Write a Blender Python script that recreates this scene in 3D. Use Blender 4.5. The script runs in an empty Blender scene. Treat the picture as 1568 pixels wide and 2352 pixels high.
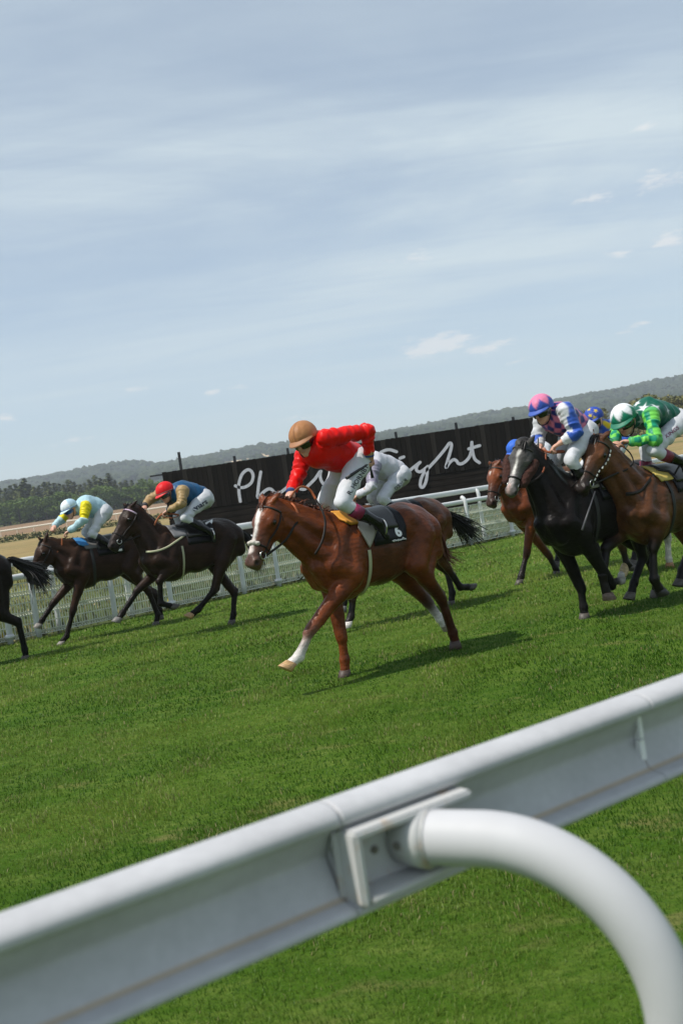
import bpy, bmesh, math, random, time
import numpy as np
from mathutils import Vector, Matrix
from mathutils.bvhtree import BVHTree

random.seed(7)
RNG = np.random.default_rng(11)
T0 = time.time()
scene = bpy.context.scene
COL = scene.collection

# ------------------------------------------------------------------ camera
F, CX, CY = 2287.0, 784.0, 1176.0            # focal length and centre on a 1568 x 2352 frame
ROLL, HZ0, CH = math.radians(8.5), 1148.0, 1.62
PITCH = math.atan((CY - HZ0) * math.cos(ROLL) / F)
_f = np.array([0, math.cos(PITCH), -math.sin(PITCH)])
_u = np.array([0, math.sin(PITCH), math.cos(PITCH)])
_r = np.array([1.0, 0, 0])
RR = _r * math.cos(ROLL) - _u * math.sin(ROLL)
UU = _r * math.sin(ROLL) + _u * math.cos(ROLL)
CAM = np.array([0, 0, CH])
cd = bpy.data.cameras.new('camera')
cam = bpy.data.objects.new('camera', cd)
COL.objects.link(cam)
scene.camera = cam
cd.sensor_fit = 'HORIZONTAL'
cd.sensor_width = 24.0
cd.lens = 24.0 * F / 1568.0
cd.clip_start = 0.05
cd.clip_end = 9000
cd.dof.use_dof = True
cd.dof.focus_distance = 9.6
cd.dof.aperture_fstop = 4.6
cam.matrix_world = Matrix(((RR[0], UU[0], -_f[0], 0), (RR[1], UU[1], -_f[1], 0), (RR[2], UU[2], -_f[2], CH), (0, 0, 0, 1)))

def ray(x, y):
    return _f + RR * ((x - CX) / F) + UU * ((CY - y) / F)
def proj(P):
    v = np.asarray(P, float) - CAM
    z = v @ _f
    return CX + F * (v @ RR) / z, CY - F * (v @ UU) / z
def on_z(x, y, z0=0.0):
    d = ray(x, y)
    return CAM + d * ((z0 - CH) / d[2])
def on_y(x, y, y0):
    d = ray(x, y)
    return CAM + d * (y0 / d[1])
def on_plane(x, y, P0, n):
    d = ray(x, y)
    return CAM + d * (((P0 - CAM) @ n) / (d @ n))

# measured regions of the photograph (origin and scale on the 1568 x 2352 frame)
ZT = {'D': (0, 0, 1), 'Z1': (533.1, 928.3, .4), 'Z2': (0, 1034.9, .38), 'Z3': (1066.2, 846.7, .32), 'Zf': (1254.4, 1097.6, .2),
      'Z8': (282.2, 1254.4, .28), 'Zl': (0, 1254.4, .2), 'Z5': (0, 1003.5, .26), 'J1': (533.1, 940.8, .24), 'J2': (0, 1116.4, .2),
      'J3': (238.3, 1066.2, .228), 'J7': (1129.0, 865.5, .18), 'J8': (1304.6, 865.5, .168), 'S3': (363.8, 1003.5, .208), 'S4': (815.4, 928.3, .26),
      'R6': (690.0, 1724.8, .4)}
def zd(z, x, y):
    a, b, k = ZT[z]
    return a + k * x, b + k * y

# ------------------------------------------------------------------ light and sky
SUN_EL = math.radians(58)
to_sun = np.array([-0.90, -0.436]); to_sun /= np.linalg.norm(to_sun)
SV = Vector((to_sun[0] * math.cos(SUN_EL), to_sun[1] * math.cos(SUN_EL), math.sin(SUN_EL)))
world = bpy.data.worlds.new('World')
scene.world = world
world.use_nodes = True
wn, wl = world.node_tree.nodes, world.node_tree.links
wn.clear()
def N(tree, kind, **kw):
    n = tree.nodes.new(kind)
    for k, v in kw.items():
        setattr(n, k, v)
    return n
def build_world():
    t = world.node_tree
    out = N(t, 'ShaderNodeOutputWorld')
    bg = N(t, 'ShaderNodeBackground')
    bg.inputs['Strength'].default_value = 0.125
    sky = N(t, 'ShaderNodeTexSky', sky_type='NISHITA', sun_disc=False, sun_elevation=SUN_EL, altitude=150,
            air_density=1.0, dust_density=0.5, ozone_density=1.3)
    # compass rotation of the sun: clockwise from +Y
    sky.sun_rotation = math.atan2(SV[0], SV[1])
    tc = N(t, 'ShaderNodeTexCoord')
    sep = N(t, 'ShaderNodeSeparateXYZ')
    t.links.new(tc.outputs['Generated'], sep.inputs[0])
    def mth(op, a, b=None, c=None, clamp=False):
        n = N(t, 'ShaderNodeMath', operation=op, use_clamp=clamp)
        for i, v in enumerate((a, b, c)):
            if v is None:
                continue
            if isinstance(v, (int, float)):
                n.inputs[i].default_value = v
            else:
                t.links.new(v, n.inputs[i])
        return n.outputs[0]
    zc = mth('ADD', mth('MAXIMUM', sep.outputs[2], 0.0), 0.12)
    px = mth('DIVIDE', sep.outputs[0], zc)
    py = mth('DIVIDE', sep.outputs[1], zc)
    cmb = N(t, 'ShaderNodeCombineXYZ')
    t.links.new(px, cmb.inputs[0]); t.links.new(py, cmb.inputs[1])
    def noise(vec, scale, rot, sc, detail=6, rough=0.55, dist=0.0, off=(0, 0, 0)):
        mp = N(t, 'ShaderNodeMapping')
        mp.inputs['Rotation'].default_value = (0, 0, rot)
        mp.inputs['Scale'].default_value = sc
        mp.inputs['Location'].default_value = off
        t.links.new(vec, mp.inputs[0])
        n = N(t, 'ShaderNodeTexNoise')
        n.inputs['Scale'].default_value = scale
        n.inputs['Detail'].default_value = detail
        n.inputs['Roughness'].default_value = rough
        n.inputs['Distortion'].default_value = dist
        t.links.new(mp.outputs[0], n.inputs['Vector'])
        return n.outputs[0]
    def ramp(v, a, b, hi=1.0):
        n = N(t, 'ShaderNodeMapRange', interpolation_type='SMOOTHSTEP')
        n.inputs['From Min'].default_value = a
        n.inputs['From Max'].default_value = b
        n.inputs['To Max'].default_value = hi
        t.links.new(v, n.inputs[0])
        return n.outputs[0]
    veil = ramp(noise(cmb.outputs[0], 0.9, -0.25, (0.45, 1.0, 1), 7, 0.6, 0.6, (3.1, 1.7, 0)), 0.34, 0.66)
    streak = ramp(noise(cmb.outputs[0], 2.6, -0.32, (0.28, 1.3, 1), 6, 0.55, 0.7, (0.4, 2.2, 0)), 0.32, 0.76)
    hi = mth('ADD', mth('MULTIPLY', veil, 0.58), mth('MULTIPLY', streak, mth('ADD', mth('MULTIPLY', veil, 0.48), 0.22)))
    # small fair weather clouds low over the hill
    puffs = None
    for (x, y, w, h, a) in ((1010, 792, 120, 27, 1.0), (1100, 802, 90, 17, .85), (1040, 826, 60, 9, .6), (552, 889, 34, 9, .8), (487, 901, 22, 7, .6),
                            (1520, 410, 62, 24, .75), (1370, 452, 50, 14, .6), (1540, 552, 58, 18, .8), (1475, 290, 30, 13, .6), (1480, 742, 38, 10, .7),
                            (1440, 763, 28, 8, .6), (1420, 580, 34, 10, .5), (12, 962, 32, 12, .8), (955, 592, 75, 18, .6), (302, 896, 38, 7, .5), (1185, 830, 42, 8, .6),
                            (1205, 412, 40, 11, .35), (830, 625, 46, 10, .35), (700, 960, 60, 8, .35), (180, 1010, 60, 9, .4)):
        d = ray(x, y); d = d / np.linalg.norm(d)
        hu = np.array([-d[1], d[0], 0]); hu = -hu / np.linalg.norm(hu)
        vu = np.cross(hu, d)
        def dot(vv):
            n = N(t, 'ShaderNodeVectorMath', operation='DOT_PRODUCT')
            n.inputs[1].default_value = tuple(vv)
            t.links.new(tc.outputs['Generated'], n.inputs[0])
            return n.outputs['Value']
        a1 = mth('DIVIDE', dot(hu), 1.25 * w / F)
        vv = dot(vu)
        a2 = mth('DIVIDE', vv, 1.35 * h / F)
        fw = mth('GREATER_THAN', dot(d), 0.0)
        e = mth('SUBTRACT', 1.0, mth('SQRT', mth('ADD', mth('POWER', mth('ABSOLUTE', a1), 2.0), mth('POWER', mth('ABSOLUTE', a2), 2.0))))
        e = mth('MULTIPLY', mth('MULTIPLY', mth('MAXIMUM', e, 0.0), fw), a * 1.25)
        puffs = e if puffs is None else mth('MAXIMUM', puffs, e)
    pn = noise(tc.outputs['Generated'], 40.0, 0.0, (1, 1, 3.2), 8, 0.66)
    pm = ramp(mth('ADD', mth('MULTIPLY', puffs, 1.15), mth('MULTIPLY', mth('SUBTRACT', pn, 0.56), mth('MULTIPLY', mth('GREATER_THAN', puffs, 0.0), 3.2))), 0.10, 1.0)
    # wisps are thickest high up and thin out near the horizon
    lift = ramp(sep.outputs[2], 0.02, 0.30)
    m1 = mth('MULTIPLY', hi, mth('ADD', mth('MULTIPLY', lift, 0.8), 0.2), clamp=True)
    mix = N(t, 'ShaderNodeMix', data_type='RGBA')
    t.links.new(mth('MULTIPLY', mth('ADD', mth('MULTIPLY', m1, 0.56), 0.40), 0.94), mix.inputs[0])
    t.links.new(sky.outputs[0], mix.inputs[6])
    mix.inputs[7].default_value = (5.35, 6.15, 6.5, 1)
    mix2 = N(t, 'ShaderNodeMix', data_type='RGBA')
    t.links.new(mth('MULTIPLY', pm, 0.62), mix2.inputs[0])
    t.links.new(mix.outputs[2], mix2.inputs[6])
    mix2.inputs[7].default_value = (6.9, 6.9, 6.9, 1)
    t.links.new(mix2.outputs[2], bg.inputs[0])
    t.links.new(bg.outputs[0], out.inputs[0])
build_world()
sd = bpy.data.lights.new('sun', 'SUN')
sd.energy = 4.5
sd.angle = math.radians(0.55)
sd.color = (1.0, 0.95, 0.87)
sun = bpy.data.objects.new('sun', sd)
COL.objects.link(sun)
sun.location = (-20, -20, 40)
sun.rotation_euler = SV.to_track_quat('Z', 'Y').to_euler()
scene.view_settings.view_transform = 'Standard'
scene.view_settings.look = 'None'
scene.view_settings.gamma = 1.0
scene.view_settings.exposure = 0.06

# ------------------------------------------------------------------ materials
MATS = {}
def mat(name, color=(.5, .5, .5), rough=.6, attr=None, noise=None, bump=None, spec=.5, metal=0, sheen=0, coat=0, trans=0, wave=None):
    """principled material; attr = colour attribute, noise = list of (scale, stretch, lo, hi, detail) multipliers, bump = (scale, strength, distance, stretch)"""
    if name in MATS:
        return MATS[name]
    m = bpy.data.materials.new(name)
    m.use_nodes = True
    t = m.node_tree
    b = t.nodes['Principled BSDF']
    b.inputs['Roughness'].default_value = rough
    b.inputs['Metallic'].default_value = metal
    b.inputs['Specular IOR Level'].default_value = spec
    if sheen:
        b.inputs['Sheen Weight'].default_value = sheen
    if coat:
        b.inputs['Coat Weight'].default_value = coat
    if trans:
        b.inputs['Subsurface Weight'].default_value = trans
    tc = N(t, 'ShaderNodeTexCoord')
    if attr:
        a = N(t, 'ShaderNodeAttribute', attribute_name=attr)
        cur = a.outputs['Color']
    else:
        rgb = N(t, 'ShaderNodeRGB')
        rgb.outputs[0].default_value = (*color, 1)
        cur = rgb.outputs[0]
    for (sc, st, lo, hi, det) in (noise or []):
        mp = N(t, 'ShaderNodeMapping')
        mp.inputs['Scale'].default_value = st
        t.links.new(tc.outputs['Object'], mp.inputs[0])
        n = N(t, 'ShaderNodeTexNoise')
        n.inputs['Scale'].default_value = sc
        n.inputs['Detail'].default_value = det
        t.links.new(mp.outputs[0], n.inputs['Vector'])
        r = N(t, 'ShaderNodeMapRange')
        r.inputs['From Min'].default_value = .3
        r.inputs['From Max'].default_value = .7
        r.inputs['To Min'].default_value = lo
        r.inputs['To Max'].default_value = hi
        t.links.new(n.outputs[0], r.inputs[0])
        mx = N(t, 'ShaderNodeVectorMath', operation='SCALE')
        t.links.new(cur, mx.inputs[0])
        t.links.new(r.outputs[0], mx.inputs['Scale'])
        cur = mx.outputs[0]
    t.links.new(cur, b.inputs['Base Color'])
    if bump:
        sc, stg, dist, st = bump
        mp = N(t, 'ShaderNodeMapping')
        mp.inputs['Scale'].default_value = st
        t.links.new(tc.outputs['Object'], mp.inputs[0])
        n = N(t, 'ShaderNodeTexNoise')
        n.inputs['Scale'].default_value = sc
        n.inputs['Detail'].default_value = 4
        t.links.new(mp.outputs[0], n.inputs['Vector'])
        bp = N(t, 'ShaderNodeBump')
        bp.inputs['Strength'].default_value = stg
        bp.inputs['Distance'].default_value = dist
        t.links.new(n.outputs[0], bp.inputs['Height'])
        t.links.new(bp.outputs[0], b.inputs['Normal'])
    MATS[name] = m
    return m

# ------------------------------------------------------------------ object helpers
def mesh_from(name, V, Fc, smooth=True, colors=None):
    me = bpy.data.meshes.new(name)
    V = np.asarray(V, np.float32)
    if isinstance(Fc, np.ndarray):
        n, k = Fc.shape
        me.vertices.add(len(V))
        me.vertices.foreach_set('co', V.ravel())
        me.loops.add(n * k)
        me.loops.foreach_set('vertex_index', Fc.astype(np.int32).ravel())
        me.polygons.add(n)
        me.polygons.foreach_set('loop_start', np.arange(0, n * k, k, dtype=np.int32))
        me.polygons.foreach_set('loop_total', np.full(n, k, np.int32))
        me.update(calc_edges=True)
    else:
        me.from_pydata([tuple(map(float, v)) for v in V], [], [tuple(map(int, f)) for f in Fc])
        me.update()
    me.polygons.foreach_set('use_smooth', np.full(len(me.polygons), bool(smooth)))
    if colors is not None:
        ca = me.color_attributes.new('Col', 'FLOAT_COLOR', 'POINT')
        c4 = np.ones((len(V), 4), np.float32)
        c4[:, :3] = colors
        ca.data.foreach_set('color', c4.ravel())
    return me
def obj(name, me, m=None, parent=None, loc=None):
    o = bpy.data.objects.new(name, me)
    COL.objects.link(o)
    if m is not None:
        o.data.materials.append(m)
    if parent is not None:
        o.parent = parent
    if loc is not None:
        o.location = loc
    return o
def tag(o, label=None, cat=None, group=None, kind=None):
    if label: o['label'] = label
    if cat: o['category'] = cat
    if group: o['group'] = group
    if kind: o['kind'] = kind
    return o
def empty(name, loc=(0, 0, 0), rz=0.0):
    o = bpy.data.objects.new(name, None)
    COL.objects.link(o)
    o.location = loc
    o.rotation_euler = (0, 0, rz)
    o.empty_display_size = .2
    return o
class MB:
    """collects shapes into one mesh"""
    def __init__(s): s.V, s.F, s.C = [], [], []
    def add(s, V, Fc, col=None):
        o = len(s.V)
        s.V.extend([tuple(v) for v in V])
        s.F.extend([tuple(i + o for i in f) for f in Fc])
        s.C.extend([col or (1, 1, 1)] * len(V))
        return s
    def box(s, c, size, ax=None, col=None):
        c = np.asarray(c, float); ax = np.eye(3) if ax is None else np.asarray(ax, float)
        h = np.asarray(size, float) / 2
        V = [c + ax[0] * h[0] * i + ax[1] * h[1] * j + ax[2] * h[2] * k for i in (-1, 1) for j in (-1, 1) for k in (-1, 1)]
        return s.add(V, [(0, 1, 3, 2), (4, 6, 7, 5), (0, 4, 5, 1), (2, 3, 7, 6), (0, 2, 6, 4), (1, 5, 7, 3)], col)
    def tube(s, P, r, seg=8, cap=True, col=None, flat=None):
        V, Fc = tube(P, r, seg, cap, flat)
        return s.add(V, Fc, col)
    def mesh(s, name, smooth=True, colors=False):
        return mesh_from(name, s.V, s.F, smooth, np.array(s.C) if colors else None)
def tube(P, r, seg=8, cap=True, flat=None):
    P = [np.asarray(p, float) for p in P]
    n = len(P)
    rs = [r] * n if np.isscalar(r) else list(r)
    V, Fc = [], []
    ref = None
    for i in range(n):
        d = P[min(i + 1, n - 1)] - P[max(i - 1, 0)]
        d = d / (np.linalg.norm(d) + 1e-9)
        if ref is None:
            ref = np.array([0, 0, 1.0]) if abs(d[2]) < .9 else np.array([1.0, 0, 0])
        a = ref - d * (ref @ d); a /= np.linalg.norm(a) + 1e-9
        b = np.cross(d, a)
        ref = a
        for k in range(seg):
            t = 2 * math.pi * k / seg
            V.append(P[i] + (a * math.cos(t) + b * math.sin(t) * (flat or 1)) * rs[i])
    for i in range(n - 1):
        for k in range(seg):
            k2 = (k + 1) % seg
            Fc.append((i * seg + k, i * seg + k2, (i + 1) * seg + k2, (i + 1) * seg + k))
    if cap:
        Fc.append(tuple(range(seg - 1, -1, -1)))
        Fc.append(tuple((n - 1) * seg + k for k in range(seg)))
    return V, Fc
def spline(P, n=8):
    P = [np.asarray(p, float) for p in P]
    Q = [2 * P[0] - P[1]] + P + [2 * P[-1] - P[-2]]
    out = []
    for i in range(1, len(Q) - 2):
        for k in range(n):
            t = k / n
            a, b, c, d = Q[i - 1], Q[i], Q[i + 1], Q[i + 2]
            out.append(.5 * ((2 * b) + (-a + c) * t + (2 * a - 5 * b + 4 * c - d) * t * t + (-a + 3 * b - 3 * c + d) * t ** 3))
    out.append(P[-1])
    return np.array(out)
def strips(paths, w, up=None, taper=.25):
    """hair: each path becomes a thin tapered ribbon"""
    V, Fc = [], []
    for P in paths:
        P = np.asarray(P)
        n = len(P)
        o = len(V)
        side = np.cross(P[-1] - P[0], RNG.normal(size=3))
        side /= np.linalg.norm(side) + 1e-9
        ww = w * RNG.uniform(.6, 1.4)
        for i in range(n):
            k = ww * (1 - (1 - taper) * i / (n - 1))
            V += [P[i] - side * k / 2, P[i] + side * k / 2]
        Fc += [(o + 2 * i, o + 2 * i + 1, o + 2 * i + 3, o + 2 * i + 2) for i in range(n - 1)]
    return np.array(V), np.array(Fc)
def vnoise(P, scale, seed=0):
    """smooth pseudo noise in -1..1 at points P (n,3)"""
    r = np.random.default_rng(seed)
    out = np.zeros(len(P))
    for k in range(6):
        d = r.normal(size=3); d /= np.linalg.norm(d)
        d2 = r.normal(size=3); d2 /= np.linalg.norm(d2)
        out += np.sin(P @ d * scale * r.uniform(.7, 1.6) + r.uniform(0, 6) + 1.3 * np.sin(P @ d2 * scale * r.uniform(.5, 1.1) + r.uniform(0, 6)))
    return out / 6 * 1.4

# ------------------------------------------------------------------ implicit surfaces (bodies as one continuous skin)
def nrm(a):
    a = np.asarray(a, float)
    return a / (np.linalg.norm(a) + 1e-12)
class Sdf:
    def __init__(s): s.p = []
    def cone(s, a, b, ra, rb, k=.03, col=0, col2=None, flat=None, tagid=None):
        s.p.append(('c', np.asarray(a, float), np.asarray(b, float), ra, rb, k, col, col if col2 is None else col2, flat, tagid)); return s
    def ell(s, c, ax, r, k=.03, col=0, tagid=None):
        ax = np.eye(3) if ax is None else np.asarray(ax, float)
        s.p.append(('e', np.asarray(c, float), ax, np.asarray(r, float), 0, k, col, col, None, tagid)); return s
    @staticmethod
    def d(pr, P):
        if pr[0] == 'c':
            _, a, b, ra, rb, k, c1, c2, flat, _t = pr
            ab = b - a
            t = np.clip(((P - a) @ ab) / (ab @ ab + 1e-12), 0, 1)
            q = P - a - t[..., None] * ab
            if flat is None:
                ln = np.sqrt((q * q).sum(-1))
            else:
                ax, sc = flat
                lv = q @ ax
                ln = np.sqrt(np.maximum((q * q).sum(-1) - lv * lv + (lv / sc) ** 2, 0))
            return ln - (ra + (rb - ra) * t), t
        _, c, ax, r = pr[:4]
        q = (P - c) @ ax.T
        k0 = np.sqrt(((q / r) ** 2).sum(-1))
        k1 = np.sqrt(((q / r ** 2) ** 2).sum(-1)) + 1e-9
        return k0 * (k0 - 1) / k1, np.zeros(P.shape[:-1])
    def bounds(s, pr, m):
        if pr[0] == 'c':
            R = max(pr[3], pr[4]) * max(1.0, pr[8][1] if pr[8] else 1.0)
            return np.minimum(pr[1], pr[2]) - R - m, np.maximum(pr[1], pr[2]) + R + m
        R = pr[3].max()
        return pr[1] - R - m, pr[1] + R + m
    @staticmethod
    def smin(a, b, k):
        h = np.maximum(k - np.abs(a - b), 0) / k
        return np.minimum(a, b) - h * h * k * .25
    def eval(s, P):
        P = np.asarray(P, float)
        v = np.full(P.shape[:-1], 1.0)
        for pr in s.p:
            v = s.smin(v, s.d(pr, P)[0], pr[5])
        return v
    def grad(s, P, e=.004):
        P = np.asarray(P, float)
        g = np.stack([s.eval(P + np.eye(3)[i] * e) - s.eval(P - np.eye(3)[i] * e) for i in range(3)], -1)
        return g / (np.linalg.norm(g, axis=-1, keepdims=True) + 1e-9)
    def hit(s, o, d, t0=0.0, t1=5.0, n=120):
        """first crossing along rays o + t d (vectorised); nan when missed"""
        o = np.asarray(o, float); d = np.asarray(d, float)
        ts = np.linspace(t0, t1, n)
        P = o[..., None, :] + d[..., None, :] * ts[:, None]
        v = s.eval(P)
        ins = v < 0
        any_ = ins.any(-1)
        i = np.argmax(ins, -1)
        i = np.maximum(i, 1)
        lo, hi = ts[i - 1], ts[i]
        for _ in range(12):
            mid = (lo + hi) / 2
            inside = s.eval(o + d * mid[..., None]) < 0
            hi = np.where(inside, mid, hi); lo = np.where(inside, lo, mid)
        out = o + d * hi[..., None]
        out[~any_] = np.nan
        return out
    def mesh(s, h, smooth=2):
        lo = np.min([s.bounds(p, .06)[0] for p in s.p], 0)
        hi = np.max([s.bounds(p, .06)[1] for p in s.p], 0)
        n = np.ceil((hi - lo) / h).astype(int) + 1
        G = np.full(n, 1.0, np.float32)
        for pr in s.p:
            a, b = s.bounds(pr, pr[5] + 2.2 * h)
            i0 = np.maximum(np.floor((a - lo) / h).astype(int), 0)
            i1 = np.minimum(np.ceil((b - lo) / h).astype(int) + 1, n)
            gx, gy, gz = [lo[q] + h * np.arange(i0[q], i1[q]) for q in range(3)]
            P = np.stack(np.meshgrid(gx, gy, gz, indexing='ij'), -1)
            sl = tuple(slice(i0[q], i1[q]) for q in range(3))
            G[sl] = s.smin(G[sl], s.d(pr, P)[0], pr[5])
        V, Q = surface_nets(G, lo, h)
        if smooth:
            V = relax(V, Q, smooth)
        return V, Q
    def colour(s, V, table, blend=.02):
        """colour per vertex, blended from the primitives that lie nearest"""
        W = np.zeros(len(V)); C = np.zeros((len(V), 3))
        best = np.full(len(V), 9.0); tg = np.full(len(V), -1); tt = np.zeros(len(V))
        for i, pr in enumerate(s.p):
            d, t = s.d(pr, V)
            w = np.exp(-np.clip(d, -.02, 1) / blend)
            c1, c2 = np.array(table[pr[6]]), np.array(table[pr[7]])
            W += w
            C += w[:, None] * (c1 + (c2 - c1) * t[:, None])
            if pr[9] is not None:
                k = d < best
                best[k] = d[k]; tg[k] = pr[9]; tt[k] = t[k]
        return C / W[:, None], tg, tt
def surface_nets(G, org, h):
    S = G < 0
    nx, ny, nz = G.shape
    offs = [(i, j, k) for i in (0, 1) for j in (0, 1) for k in (0, 1)]
    cnt = np.zeros((nx - 1, ny - 1, nz - 1), np.int8)
    for (i, j, k) in offs:
        cnt += S[i:nx - 1 + i, j:ny - 1 + j, k:nz - 1 + k]
    act = (cnt > 0) & (cnt < 8)
    I = np.argwhere(act)
    idx = np.full(act.shape, -1, np.int64)
    idx[act] = np.arange(len(I))
    vals = np.stack([G[I[:, 0] + i, I[:, 1] + j, I[:, 2] + k] for (i, j, k) in offs], 1)
    acc = np.zeros((len(I), 3)); num = np.zeros(len(I))
    for a in range(8):
        for b in range(a + 1, 8):
            oa, ob = np.array(offs[a]), np.array(offs[b])
            if np.abs(oa - ob).sum() != 1:
                continue
            va, vb = vals[:, a], vals[:, b]
            m = (va < 0) != (vb < 0)
            t = np.where(m, va / np.where(m, va - vb, 1), 0)
            acc += m[:, None] * (oa + (ob - oa) * t[:, None])
            num += m
    V = np.asarray(org) + h * (I + acc / num[:, None])
    faces = []
    for ax in range(3):
        sl0 = [slice(None)] * 3; sl1 = [slice(None)] * 3
        sl0[ax] = slice(0, -1); sl1[ax] = slice(1, None)
        D = S[tuple(sl0)] != S[tuple(sl1)]
        E = np.argwhere(D)
        b, c = (ax + 1) % 3, (ax + 2) % 3
        ok = (E[:, b] >= 1) & (E[:, c] >= 1) & (E[:, b] < G.shape[b] - 1) & (E[:, c] < G.shape[c] - 1)
        E = E[ok]
        ins = S[tuple(E.T)]
        q = []
        for (db, dc) in ((-1, -1), (0, -1), (0, 0), (-1, 0)):
            K = E.copy(); K[:, b] += db; K[:, c] += dc
            q.append(idx[tuple(K.T)])
        q = np.stack(q, 1)
        q[~ins] = q[~ins][:, ::-1]
        faces.append(q)
    return V, np.concatenate(faces)
def relax(V, Q, it=2, lam=.5):
    e = np.concatenate([Q[:, [0, 1]], Q[:, [1, 2]], Q[:, [2, 3]], Q[:, [3, 0]]])
    for k in range(it):
        for l in (lam, -lam * .96):
            acc = np.zeros_like(V); n = np.zeros(len(V))
            for c in range(3):
                acc[:, c] = np.bincount(e[:, 0], V[e[:, 1], c], len(V)) + np.bincount(e[:, 1], V[e[:, 0], c], len(V))
            n = np.bincount(e[:, 0], None, len(V)) + np.bincount(e[:, 1], None, len(V))
            V = V + l * (acc / np.maximum(n, 1)[:, None] - V)
    return V

class Frame:
    """a horse's own frame: u forward, v to its left, z up"""
    def __init__(s, O, ang):
        s.O = np.array([O[0], O[1], 0.0]); s.rz = math.radians(ang)
        s.h = np.array([math.cos(s.rz), math.sin(s.rz), 0]); s.l = np.array([-s.h[1], s.h[0], 0])
        s.M = np.stack([s.h, s.l, [0, 0, 1.0]])
    def loc(s, z, x, y, v=0.0):
        P = on_plane(*zd(z, x, y), s.O + s.l * v, s.l) - s.O
        return np.array([P @ s.h, v, P[2]])
    def w(s, p): return s.O + np.asarray(p) @ s.M
    def l_(s, P): return (np.asarray(P) - s.O) @ s.M.T
    def cast(s, sdf, z, pts, off=.006):
        """points of the photograph carried onto the surface of a body"""
        o = s.l_(CAM)
        D = np.array([nrm(s.M @ ray(*zd(z, x, y))) for x, y in pts])
        dist = np.linalg.norm(o)
        P = sdf.hit(np.repeat(o[None], len(D), 0), D, dist - 2.2, dist + 2.2, 260)
        g = sdf.grad(P)
        return P + g * off, g
# ------------------------------------------------------------------ horses
LEATHER = dict(color=(.012, .009, .008), rough=.45, spec=.25)
def text2d(s, size=1.0, res=3, shear=0.0, offset=0.0):
    cu = bpy.data.curves.new('lettering', 'FONT')
    cu.body = s; cu.size = size; cu.align_x = 'CENTER'; cu.align_y = 'CENTER'; cu.resolution_u = res; cu.shear = shear; cu.offset = offset
    o = bpy.data.objects.new('lettering', cu)
    COL.objects.link(o)
    bpy.context.view_layer.update()
    me = bpy.data.meshes.new_from_object(o.evaluated_get(bpy.context.evaluated_depsgraph_get()))
    bm = bmesh.new(); bm.from_mesh(me)
    bmesh.ops.triangulate(bm, faces=bm.faces)
    V = np.array([v.co[:2] for v in bm.verts]); Fc = [tuple(v.index for v in f.verts) for f in bm.faces]
    bm.free()
    bpy.data.objects.remove(o); bpy.data.curves.remove(cu); bpy.data.meshes.remove(me)
    return V, Fc
def solid_grid(P, Nn, th):
    """sheet P (n,m,3) with normals Nn given a thickness th below it"""
    n, m = P.shape[:2]
    top = P.reshape(-1, 3); bot = (P - Nn * th).reshape(-1, 3)
    V = np.concatenate([top, bot]); o = n * m
    Fc = []
    for i in range(n - 1):
        for j in range(m - 1):
            a, b, c, d = i * m + j, i * m + j + 1, (i + 1) * m + j + 1, (i + 1) * m + j
            Fc.append((a, b, c, d)); Fc.append((a + o, d + o, c + o, b + o))
    rim = [j for j in range(m)] + [i * m + m - 1 for i in range(1, n)] + [(n - 1) * m + j for j in range(m - 2, -1, -1)] + [i * m for i in range(n - 2, 0, -1)]
    for k in range(len(rim)):
        a, b = rim[k], rim[(k + 1) % len(rim)]
        Fc.append((b, a, a + o, b + o))
    return V, Fc

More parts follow.
